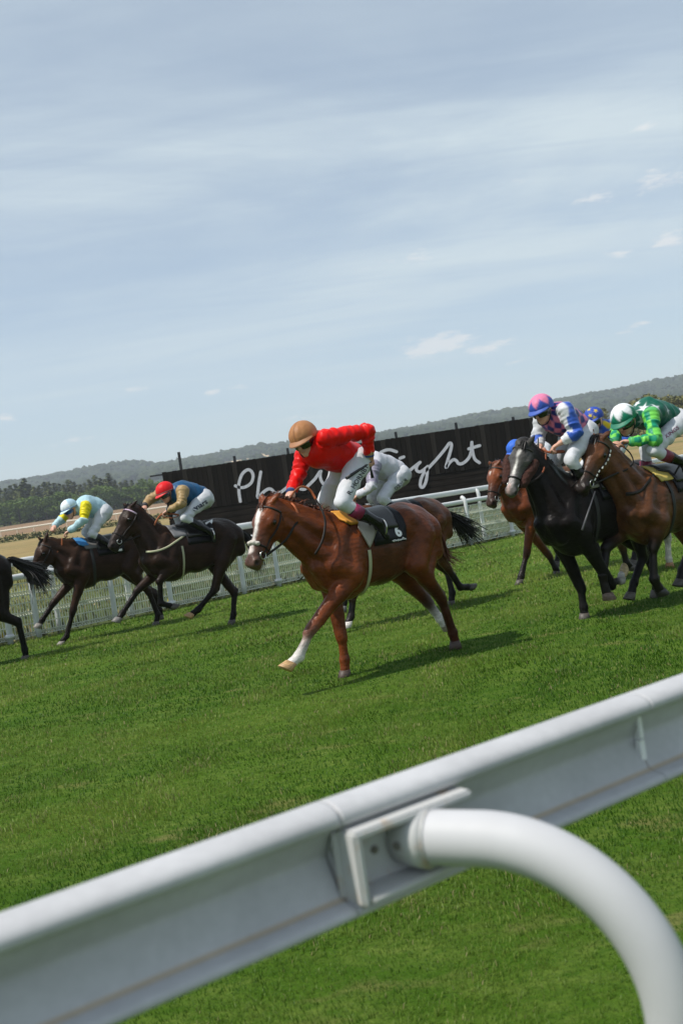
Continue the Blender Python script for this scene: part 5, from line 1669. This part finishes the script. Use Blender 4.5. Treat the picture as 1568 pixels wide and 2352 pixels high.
# ---- far rail, mesh fence and weeds
def fp(t, n, z): return FC + FT * t + FN * n + np.array([0, 0, z])
def far_fence():
    root = empty('running_rail', FC)
    tag(root, 'white double running rail along the far side of the course', 'rail')
    wm = mat('white rail plastic', (.60, .61, .62), .42, noise=[(3, (1, 1, 1), .93, 1.03, 4)])
    ts = np.linspace(-14, 24, 39)
    for (n, z, r, fl) in ((-.34, 1.375, .068, .62), (-.075, 1.12, .055, .75)):
        m = MB(); m.tube([fp(t, n, z) - FC for t in ts], r, 14, True, flat=fl)
        obj('rail', m.mesh('rail'), wm, root)
    def post(t, n, z1, collar):
        P = [fp(t, n, z) - FC for z in np.linspace(-.02, z1 - .14, 6)] + [fp(t, n - .14 * (1 - math.cos(a)), z1 - .14 + .14 * math.sin(a)) - FC for a in np.linspace(.3, 1.3, 5)]
        m = MB(); m.tube(P, .050, 12)
        p = obj('post', m.mesh('post'), wm, root)
        if collar:
            m = MB(); m.tube([fp(t, n, z) - FC for z in (.10, .13, .17)], [.075, .085, .07], 14)
            obj('collar', m.mesh('collar'), wm, p)
    for t, c in ((-12.5, 0), (-10.6, 1), (-8.9, 0), (-7.0, 0), (-5.31, 1), (-4.79, 0), (-3.28, 0), (-2.06, 1), (-.32, 0), (.58, 1), (2.2, 0), (3.6, 0), (5.2, 0), (6.76, 0), (8.43, 1), (10.0, 0), (11.7, 0), (13.4, 1), (15.2, 0), (17, 0), (19, 0), (21, 0)):
        post(t, .0, 1.24, c)
    for t in (-11, -7.6, -4.28, -2.80, -.7, 1.6, 4.4, 7.6, 9.4, 12.4, 15.6, 18.6):
        post(t, -.26, 1.38, 0)
    # wire panels: one thing per panel
    W = 2.5
    folds = {.10: 1, .47: 1, .83: 1}
    zs = [(.02, 0), (.06, 0), (.09, .035), (.12, .0), (.27, 0), (.43, 0), (.46, .035), (.49, 0), (.65, 0), (.79, 0), (.82, .035), (.85, 0), (1.0, 0), (1.03, 0)]
    m = MB()
    X, Y3, Z3 = np.array([1.0, 0, 0]), np.array([0, 1.0, 0]), np.array([0, 0, 1.0])
    for (z, e) in zs:
        if z in (.02, 1.03): continue
        m.box((0, e, z), (W - .03, .012, .018))
    for i in range(49):
        x = -W / 2 + .03 + i * (W - .06) / 48
        for a, b in zip(zs[:-1], zs[1:]):
            if b[0] - a[0] < .05 and a[1] == b[1]: continue
            pa, pb = np.array((x, a[1] - .006, a[0])), np.array((x, b[1] - .006, b[0]))
            L = np.linalg.norm(pb - pa); d = (pb - pa) / L
            m.box((pa + pb) / 2, (.013, .008, L), [X, nrm(np.cross(d, X)), d])
    me = m.mesh('wires', False)
    gm = mat('pale green wire', (.62, .64, .55), .5)
    me.materials.append(gm)
    fr_ = empty('mesh_fence', FC, math.atan2(FT[1], FT[0]))
    tag(fr_, 'pale welded wire mesh fence hung behind the far white posts', 'fence')
    for k in range(15):
        o = obj('mesh_panel', me, None, fr_)
        o.location = (-13.0 + W * k + W / 2, .10, 0)
        tag(o, kind='stuff')
    # weeds along the foot
    V, Fc, C = [], [], []
    for i in range(5200):
        t = RNG.uniform(-14, 22); q = abs(RNG.normal(0, .22))
        if vnoise(np.array([[t, 0, 0]]), 2.2, 9)[0] < RNG.uniform(-.9, .5): continue
        p = fp(t, -.17 - q, 0); h = RNG.uniform(.05, .30) * (1 + .5 * vnoise(np.array([[t, 0, 0]]), 1.4, 19)[0])
        a = RNG.uniform(0, 6.28); s = np.array([math.cos(a), math.sin(a), 0]) * RNG.uniform(.015, .05); ln = np.array([RNG.normal(), RNG.normal(), 0]) * .08
        o = len(V)
        top = p + np.array([0, 0, h]) + ln
        V += [p, p + (top - p) * .5 + s, top, p + (top - p) * .5 - s]; Fc.append((o, o + 1, o + 2, o + 3))
        c = ((.060, .085, .020), (.10, .12, .03), (.20, .17, .07), (.42, .33, .03))[RNG.choice(4, p=(.42, .28, .26, .04))]
        C += [c] * 4
    tag(obj('weeds', mesh_from('weeds', V, np.array(Fc), True, np.array(C)), mat('weed leaf', attr='Col', rough=.7)), kind='stuff')
    # rough unmown grass beyond the fence
    n = 26000
    t, q = RNG.uniform(-16, 30, n), RNG.uniform(2.5, 24, n)
    P = FC + FT * t[:, None] - FN * q[:, None]
    P[:, 2] = terr(P[:, 0], P[:, 1]) - .01
    P = P[P[:, 1] < 60]; n = len(P)
    h = RNG.uniform(.06, .22, n) * (1 + .6 * vnoise(P, 1.1, 61)); a = RNG.uniform(0, 6.28, n)
    s = np.stack([np.cos(a), np.sin(a), 0 * a], 1) * RNG.uniform(.01, .035, n)[:, None]
    tp = P + np.stack([RNG.normal(0, .06, n), RNG.normal(0, .06, n), np.maximum(h, .04)], 1)
    V = np.stack([P - s, P + s, tp], 1).reshape(-1, 3)
    k = np.clip(.5 + .5 * vnoise(P, .7, 62) + RNG.normal(0, .2, n), 0, 1)[:, None]
    c = np.array((.065, .09, .022)) * (1 - k) + np.array((.23, .18, .075)) * k
    o = obj('rough_grass', mesh_from('rough_grass', V, np.arange(3 * n).reshape(-1, 3), True, np.repeat(c, 3, 0)), mat('weed leaf', attr='Col', rough=.7))
    tag(o, kind='stuff')

# ---- dark timber sign
BY = 33.0
def sign():
    def at(x, y): return on_y(x, y, BY)
    TL, TR = at(371, 1083.5), at(1282, 951.5)
    z1 = (TL[2] + TR[2]) / 2; x0, x1 = TL[0], TR[0]
    zs = at(489, 1166)[2]; zb = .78
    root = empty('sign_board', ((x0 + x1) / 2, BY, terr((x0 + x1) / 2, BY)))
    O = np.array(root.location)
    tag(root, 'long dark timber sign with white handwritten lettering behind the far rail', 'sign')
    w = .165
    n = int((x1 - x0) / w); w = (x1 - x0) / n
    shades = [(.0120, .0100, .0085), (.0140, .0118, .0100), (.0105, .0090, .0078), (.020, .0172, .0150), (.027, .0235, .0205)]
    meshes = []
    for k in range(5):
        m = MB()
        bm = bmesh.new(); bmesh.ops.create_cube(bm, size=1)
        for v in bm.verts: v.co = Vector((v.co.x * (w - .012), v.co.y * .028, v.co.z * (z1 - zs)))
        bmesh.ops.bevel(bm, geom=[e for e in bm.edges if abs(e.verts[0].co.z - e.verts[1].co.z) > .1], offset=.006, segments=1, affect='EDGES')
        me = bpy.data.meshes.new('plank'); bm.to_mesh(me); bm.free()
        me.materials.append(mat('stained plank %d' % k, shades[k], .75, noise=[(3, (6, 6, .5), .8, 1.25, 5)], spec=.08))
        meshes.append(me)
    for i in range(n):
        k = 3 + (i % 10 == 4) if i % 5 == 4 else int(RNG.integers(0, 3))
        o = obj('plank', meshes[k], None, root)
        o.location = (x0 + (i + .5) * w - O[0], RNG.uniform(-.004, .004), (z1 + zs) / 2 - O[2] + RNG.uniform(-.006, .006))
    nh = 6; hh = (zs - zb) / nh
    Lb = bpy.data.meshes.new('board')
    bm = bmesh.new(); bmesh.ops.create_cube(bm, size=1)
    for v in bm.verts: v.co = Vector((v.co.x * (x1 - x0 - .01), v.co.y * .03, v.co.z * (hh - .014)))
    bmesh.ops.bevel(bm, geom=[e for e in bm.edges if abs(e.verts[0].co.x - e.verts[1].co.x) > 1], offset=.008, segments=1, affect='EDGES')
    bm.to_mesh(Lb); bm.free()
    Lb.materials.append(mat('stained board', (.015, .012, .010), .75, noise=[(3, (.5, 6, 6), .6, 1.7, 5)], spec=.08))
    for i in range(nh):
        o = obj('board', Lb, None, root)
        o.location = ((x0 + x1) / 2 - O[0], .03 + RNG.uniform(-.005, .005), zb + (i + .5) * hh - O[2])
    m = MB(); m.box(((x0 + x1) / 2 - O[0], .075, (z1 + zb) / 2 - O[2]), (x1 - x0 - .06, .05, z1 - zb - .04))
    obj('backing', m.mesh('backing', False), mat('stained plank 2', shades[2], .75), root)
    dk = mat('dark post', (.010, .011, .016), .6)
    for (x, y, hgt) in ((414, 1075, .60), (538, 1058, .20), (661, 1040, .2), (785, 1018, .2), (910, 1001, .20), (1049, 981, .21), (1180, 962, .12)):
        px = at(x, y)[0]
        m = MB(); m.box((px - O[0], .16, (zb - .9 + z1 + hgt) / 2 - O[2]), (.085, .085, z1 + hgt - zb + .9))
        obj('support_post', m.mesh('post', False), dk, root)
    m = MB(); m.box((x0 - .20 - O[0], .16, z1 - .06 - O[2]), (.46, .07, .05))
    obj('cross_rail', m.mesh('cross_rail', False), dk, root)
    # lettering: hand drawn strokes, cut flat and fixed proud of the planks
    lm = mat('white sign paint', (.52, .52, .57), .6, noise=[(14, (1, 1, 1), .85, 1.08, 4)])
    def stroke(P, z, w=.100, lift=.0):
        Q = np.array([at(*zd(z, x, y)) for x, y in P])
        S_ = spline(Q, 7)
        V, Fc = [], []
        nn = len(S_)
        tan = np.gradient(S_, axis=0); tan[:, 1] = 0; tan /= np.linalg.norm(tan, axis=1, keepdims=True) + 1e-9
        nor = np.stack([-tan[:, 2], 0 * tan[:, 0], tan[:, 0]], 1)
        rows = []
        for j in range(5): rows.append((S_[0] - tan[0] * w / 2 * math.sin(math.pi / 2 * (1 - j / 5)), nor[0], math.cos(math.pi / 2 * (1 - j / 5))))
        rows += [(S_[i], nor[i], 1) for i in range(nn)]
        for j in range(5): rows.append((S_[-1] + tan[-1] * w / 2 * math.sin(math.pi / 2 * (j + 1) / 5), nor[-1], math.cos(math.pi / 2 * (j + 1) / 5) + .02))
        for (c, nv, k) in rows:
            for (s, dy) in ((-1, -.024 - lift), (1, -.024 - lift), (1, -.012), (-1, -.012)):
                q = c + nv * s * w / 2 * k; q[1] = BY + dy; V.append(q - O)
        for i in range(len(rows) - 1):
            for j in range(4):
                Fc.append((i * 4 + j, i * 4 + (j + 1) % 4, (i + 1) * 4 + (j + 1) % 4, (i + 1) * 4 + j))
        obj('letter_stroke', mesh_from('stroke', V, Fc, False), lm, root)
    stroke([(905, 712), (893, 640), (887, 570), (892, 500), (925, 410), (985, 362), (1030, 385), (1045, 440), (1025, 505), (970, 548), (905, 560), (850, 540)], 'S3')
    stroke([(1130, 388), (1112, 490), (1100, 590), (1098, 668), (1150, 618), (1205, 578), (1245, 578), (1275, 608), (1310, 625), (1360, 605), (1440, 540), (1500, 500)], 'S3', lift=.002)
    stroke([(600, 720), (640, 752), (690, 762), (735, 720), (790, 665), (835, 600), (850, 590)], 'J1', lift=.004)
    stroke([(845, 598), (842, 640), (858, 690), (900, 730), (960, 700), (1010, 640), (1060, 650), (1100, 690)], 'J1')
    stroke([(365, 420), (300, 402), (240, 418), (205, 450), (200, 500), (240, 550), (275, 600), (262, 660), (205, 700), (150, 690)], 'S4')
    stroke([(395, 478), (428, 466)], 'S4')
    stroke([(410, 540), (402, 580), (405, 625), (440, 622), (500, 570), (572, 514)], 'S4', lift=.002)
    stroke([(572, 514), (548, 540), (540, 580), (570, 598), (610, 575), (640, 550)], 'S4', lift=.004)
    stroke([(634, 565), (634, 625), (622, 690), (598, 733), (575, 722), (580, 665), (608, 605), (645, 565), (715, 490), (790, 400), (832, 345), (850, 362), (838, 425), (815, 500), (803, 560), (832, 518), (868, 490), (895, 502), (912, 525), (950, 522), (1000, 478), (1024, 415), (1029, 337)], 'S4', lift=.006)
    stroke([(1029, 345), (1036, 420), (1056, 485), (1096, 517)], 'S4', lift=.002)
    stroke([(1002, 395), (1050, 380), (1098, 366)], 'S4', lift=.008)

# ---- distance: hedge, far rail, trees, hill
def leaf_cloud(centres, radii, n, size, colA, colB, flat=1.0):
    """leaf sized faces scattered through clumps"""
    V, C = [], []
    for c, r in zip(centres, radii):
        k = max(8, int(n * (r / np.mean(radii)) ** 2))
        d = RNG.normal(size=(k, 3)); d /= np.linalg.norm(d, axis=1, keepdims=True)
        p = c + d * (r * RNG.uniform(.55, 1.05, k) ** .6)[:, None] * np.array([1, 1, flat])
        a = RNG.normal(size=(k, 3)); a /= np.linalg.norm(a, axis=1, keepdims=True)
        b = np.cross(a, d + RNG.normal(size=(k, 3)) * .5); b /= np.linalg.norm(b, axis=1, keepdims=True) + 1e-9
        s = (size * RNG.uniform(.5, 1.3, k))[:, None]
        V.append(np.stack([p - a * s, p + b * s * .7, p + a * s, p - b * s * .7], 1).reshape(-1, 3))
        tone = np.clip(RNG.normal(.5, .25) + RNG.normal(0, .18, k), 0, 1)[:, None]
        C.append(np.repeat(np.array(colA) * (1 - tone) + np.array(colB) * tone, 4, 0))
    V = np.concatenate(V); C = np.concatenate(C)
    return V, np.arange(len(V)).reshape(-1, 4), C
def conifer_mesh(seed):
    V, C = [], []
    r = np.random.default_rng(seed)
    w0 = r.uniform(.24, .31)
    for i in range(34):
        t = .06 + .94 * i / 34
        R = w0 * (1 - t) ** .55 * r.uniform(.75, 1.15) + .012
        for j in range(int(7 + 14 * (1 - t))):
            a = r.uniform(0, 6.283); L = R * r.uniform(.6, 1.1)
            d = np.array([math.cos(a), math.sin(a), r.uniform(-.35, .15)])
            sd = np.array([-math.sin(a), math.cos(a), 0])
            p0 = np.array([0, 0, t])
            tone = r.uniform(0, 1)
            c = np.array((.042, .066, .016)) * (1 - tone) + np.array((.155, .170, .050)) * tone
            for f in (.35, .62, .9):
                p = p0 + d * L * f + r.normal(size=3) * .006
                s = .042 * r.uniform(.6, 1.3) * (1.15 - .4 * f) * (1 - .4 * t)
                V += [p - d * s * 1.2, p + sd * s + np.array([0, 0, -s * .3]), p + d * s * 1.3 + np.array([0, 0, -s * .5]), p - sd * s]
                C += [c] * 4
    V = np.array(V)
    return mesh_from('conifer_crown', V, np.arange(len(V)).reshape(-1, 4), True, np.array(C))
def broad_mesh(seed, A, B):
    r = np.random.default_rng(seed)
    cs, rs = [], []
    for i in range(26):
        a, h = r.uniform(0, 6.283), r.uniform(.22, .88)
        R = .36 * math.sin(math.pi * min(1, (h - .05) / .95)) ** .6 * r.uniform(.3, 1)
        cs.append(np.array([math.cos(a) * R, math.sin(a) * R, h])); rs.append(r.uniform(.09, .15))
    V, Q, C = leaf_cloud(cs, rs, 70, .030, A, B, .8)
    return mesh_from('broadleaf_crown', V, Q, True, C)
def distance():
    lm = mat('tree leaf', attr='Col', rough=.7, spec=.2)
    con = [conifer_mesh(s) for s in range(5)]
    brd = [broad_mesh(s, (.036, .072, .012), (.125, .190, .034)) for s in range(3)]
    olv = [broad_mesh(s + 10, (.060, .072, .020), (.20, .185, .055)) for s in range(3)]
    for me in con + brd + olv: me.materials.append(lm)
    m = MB(); m.tube([(0, 0, 0), (0, 0, .5), (0, 0, .97)], [.016, .010, .002], 7)
    trunk = m.mesh('trunk'); trunk.materials.append(mat('bark', (.06, .045, .032), .9))
    m = MB(); m.tube([(0, 0, 0), (0.01, 0, .3), (0, .01, .6)], [.03, .022, .008], 7)
    for a in range(5): m.tube([(0, 0, .3), (.16 * math.cos(a * 1.3), .16 * math.sin(a * 1.3), .55)], [.012, .004], 5)
    trunk2 = m.mesh('trunk'); trunk2.materials.append(mat('bark', (.06, .045, .032), .9))
    def tree(name, crown, tr, x, D, H, W, label, group):
        X = on_y(x, 1100, D)[0]
        r = empty(name, (X, D, float(terr(X, D)) - .2), RNG.uniform(0, 6.28))
        r.scale = (H * W, H * W, H)
        obj('crown', crown, None, r); obj('trunk', tr, None, r)
        tag(r, label, 'tree', group)
    ORD = ('first second third fourth fifth sixth seventh eighth ninth tenth eleventh twelfth thirteenth fourteenth fifteenth sixteenth seventeenth eighteenth nineteenth twentieth twenty-first twenty-second twenty-third twenty-fourth '
           'twenty-fifth twenty-sixth twenty-seventh twenty-eighth twenty-ninth thirtieth thirty-first thirty-second thirty-third thirty-fourth thirty-fifth thirty-sixth thirty-seventh thirty-eighth thirty-ninth fortieth').split()
    L = [(-6, 1120, 326), (8, 1118, 318), (20, 1112, 334), (32, 1108, 330), (43, 1110, 316), (53, 1096, 322), (64, 1110, 336), (74, 1114, 316), (86, 1112, 328), (98, 1104, 334), (108, 1104, 318), (120, 1106, 326), (132, 1108, 338), (143, 1110, 316), (156, 1098, 322), (168, 1104, 332),
         (180, 1110, 316), (192, 1106, 338), (203, 1098, 322), (217, 1088, 330), (228, 1096, 318), (238, 1098, 336), (249, 1083, 324), (262, 1100, 334), (275, 1104, 318), (287, 1100, 328), (300, 1100, 336), (313, 1106, 320), (326, 1108, 330), (343, 1096, 324), (356, 1106, 336), (370, 1108, 320)]
    for k, (x, top, D) in enumerate(L):
        X = on_y(x, 1100, D)[0]
        H = on_y(x, top, D)[2] - terr(X, D)
        look = 'tall pointed conifer' if top < 1100 else ('dark conifer' if k % 2 else 'olive tinged conifer')
        tree('conifer', con[k % 5], trunk, x, D, float(H), RNG.uniform(1.05, 1.35), '%s, %s conifer from the left in the belt beyond the brown field' % (look, ORD[k]), 'conifers in the tree belt at left')
    for i in range(20):
        x = -8 + i * 20 + RNG.uniform(-4, 4)
        H = RNG.uniform(5.5, 9.5)
        tree('broadleaf_tree', brd[i % 3], trunk2, x, RNG.uniform(300, 309), H, RNG.uniform(1.1, 1.5), '%s green tree, %s rounded tree from the left along the front of the belt' % ('taller' if H > 7.5 else 'low', ORD[i]), 'broadleaf trees edging the belt at left')
    L = sorted([(1386, 938, 190, 1.0), (1358, 962, 200, 1.2), (1498, 900, 178, 1.15), (1530, 912, 170, 1.25), (1562, 906, 174, 1.2), (1512, 925, 168, 1.2), (1548, 930, 166, 1.2), (1470, 935, 182, 1.1), (1445, 950, 186, 1.2), (1415, 955, 190, 1.2), (1330, 975, 200, 1.2), (1590, 904, 172, 1.2)])
    for i, (x, top, D, W) in enumerate(L):
        X = on_y(x, 1100, D)[0]
        H = float(on_y(x, top - 9, D)[2] - terr(X, D))
        tree('olive_tree', olv[i % 3], trunk2, x, D, H, W, '%s olive green tree, %s from the left among the rounded trees at right' % ('tall' if top < 915 else 'lower', ORD[i]), 'olive green trees at right')
    # hedge and far rail across the left fields
    cs, rs = [], []
    for x in np.linspace(-120, 620, 190):
        D = 121 + RNG.uniform(-.4, .4); X = on_y(x, 1200, D)[0]
        cs.append(np.array([X, D, terr(X, D) + RNG.uniform(.15, .45)])); rs.append(RNG.uniform(.28, .5))
    V, Q, C = leaf_cloud(cs, rs, 26, .12, (.025, .040, .012), (.075, .095, .025))
    tag(obj('hedge', mesh_from('hedge', V, Q, True, C), lm), 'low dark hedge crossing the dry fields at left', 'hedge')
    r = empty('field_rail', (-40, 181, float(terr(-40, 181))))
    tag(r, 'thin pale rail running along the edge of the brown field at left', 'rail')
    pw = mat('weathered white rail', (.62, .57, .48), .7)
    xs_ = np.linspace(-80, 20, 41)
    m = MB(); m.tube([np.array((x + 40, 0, terr(x, 181) + 1.05 - terr(-40, 181))) for x in xs_], .17, 6, True, flat=.5)
    obj('rail', m.mesh('rail'), pw, r)
    m = MB(); m.box((0, 0, .5), (.10, .10, 1.0)); me = m.mesh('post', False); me.materials.append(pw)
    for x in np.linspace(-80, 20, 34):
        o = obj('post', me, None, r); o.location = (x + 40, 0, terr(x, 181) - terr(-40, 181))
    # woods on the hill: thousands of crowns nobody could count
    bm = bmesh.new(); bmesh.ops.create_icosphere(bm, subdivisions=2, radius=1.0)
    I = np.array([v.co[:] for v in bm.verts]); T = np.array([[v.index for v in f.verts] for f in bm.faces]); bm.free()
    n = 7200
    y = 1000 + 530 * RNG.uniform(0, 1, n) ** .75
    x = RNG.uniform(-.46, .46, n) * y
    y[:800] = RNG.uniform(1488, 1506, 800); x[:800] = RNG.uniform(-.44, .44, 800) * 1500
    z = terr(x, y)
    # open stubble on the slope stays clear of trees
    px = [proj((a, b, c + 4)) for a, b, c in zip(x, y, z)]
    clear = np.array([(505 < a < 640) and (1048.5 - (a - 560) * .16 < b < 1061 - (a - 560) * .19) for a, b in px])
    x, y, z = x[~clear], y[~clear], z[~clear]; n = len(x)
    R = RNG.uniform(3.5, 7.0, n) * (1 + .25 * (RNG.uniform(size=n) < .06))
    jit = 1 + .22 * RNG.normal(size=(8, len(I)))
    V = np.zeros((n, len(I), 3))
    for k_ in range(8):
        s = slice(k_, n, 8)
        V[s] = I[None] * jit[k_][None, :, None] * R[s, None, None] * np.array([1, 1, .85]) + np.stack([x[s], y[s], z[s] + R[s] * .45], 1)[:, None]
    tone = np.clip(.5 + .3 * vnoise(np.stack([x, y, z], 1), .012, 71) + RNG.normal(0, .2, n), 0, 1)[:, None]
    c = np.array((.012, .024, .010)) * (1 - tone) + np.array((.046, .060, .024)) * tone
    Tn = (T[None] + (np.arange(n) * len(I))[:, None, None]).reshape(-1, 3)
    o = obj('hill_woods', mesh_from('hill_woods', V.reshape(-1, 3), Tn, False, np.repeat(c, len(I), 0)), mat('distant leaf', attr='Col', rough=.9, spec=.1, noise=[(.8, (1, 1, 1), .7, 1.3, 4)]))
    tag(o, kind='stuff')
    # pale stubble field on the slope
    gp = []
    for s in np.linspace(0, 1, 14):
        xx = 506 + 132 * s
        for t in (0, .5, 1):
            yy = (1049 - (xx - 560) * .16) * (1 - t) + (1060 - (xx - 560) * .19) * t
            d = ray(xx, yy); best = None
            for D in np.linspace(900, 1500, 300):
                p = CAM + d * (D / d[1])
                if p[2] < terr(p[0], D) + .4: best = p; break
            if best is None: best = CAM + d * (1490 / d[1])
            best[2] = terr(best[0], best[1]) + .5
            gp.append(best)
    Fq = [(i * 3 + k, i * 3 + k + 1, (i + 1) * 3 + k + 1, (i + 1) * 3 + k) for i in range(13) for k in range(2)]
    o = obj('stubble_field', mesh_from('stubble', gp, Fq, False), mat('stubble', (.50, .36, .21), .9, noise=[(.03, (1, 4, 1), .8, 1.15, 4)]))
    if o.data.polygons[0].normal.z < 0: o.data.flip_normals()
    tag(o, kind='structure')
def haze():
    m = bpy.data.materials.new('haze air'); m.use_nodes = True
    t = m.node_tree; t.nodes.clear()
    out = N(t, 'ShaderNodeOutputMaterial'); v = N(t, 'ShaderNodeVolumePrincipled')
    v.inputs['Color'].default_value = (.84, .91, 1.0, 1); v.inputs['Density'].default_value = .00036; v.inputs['Anisotropy'].default_value = .1
    t.links.new(v.outputs[0], out.inputs['Volume'])
    b = MB(); b.box((0, 920, 66), (3200, 2140, 138))
    o = obj('haze', b.mesh('haze', False), m)
    tag(o, kind='stuff')

build_ground()
near_rail()
far_fence()
sign()
distance()
print('place', round(time.time() - T0, 1))
build_field()
build_grass()
haze()
print('total', round(time.time() - T0, 1))
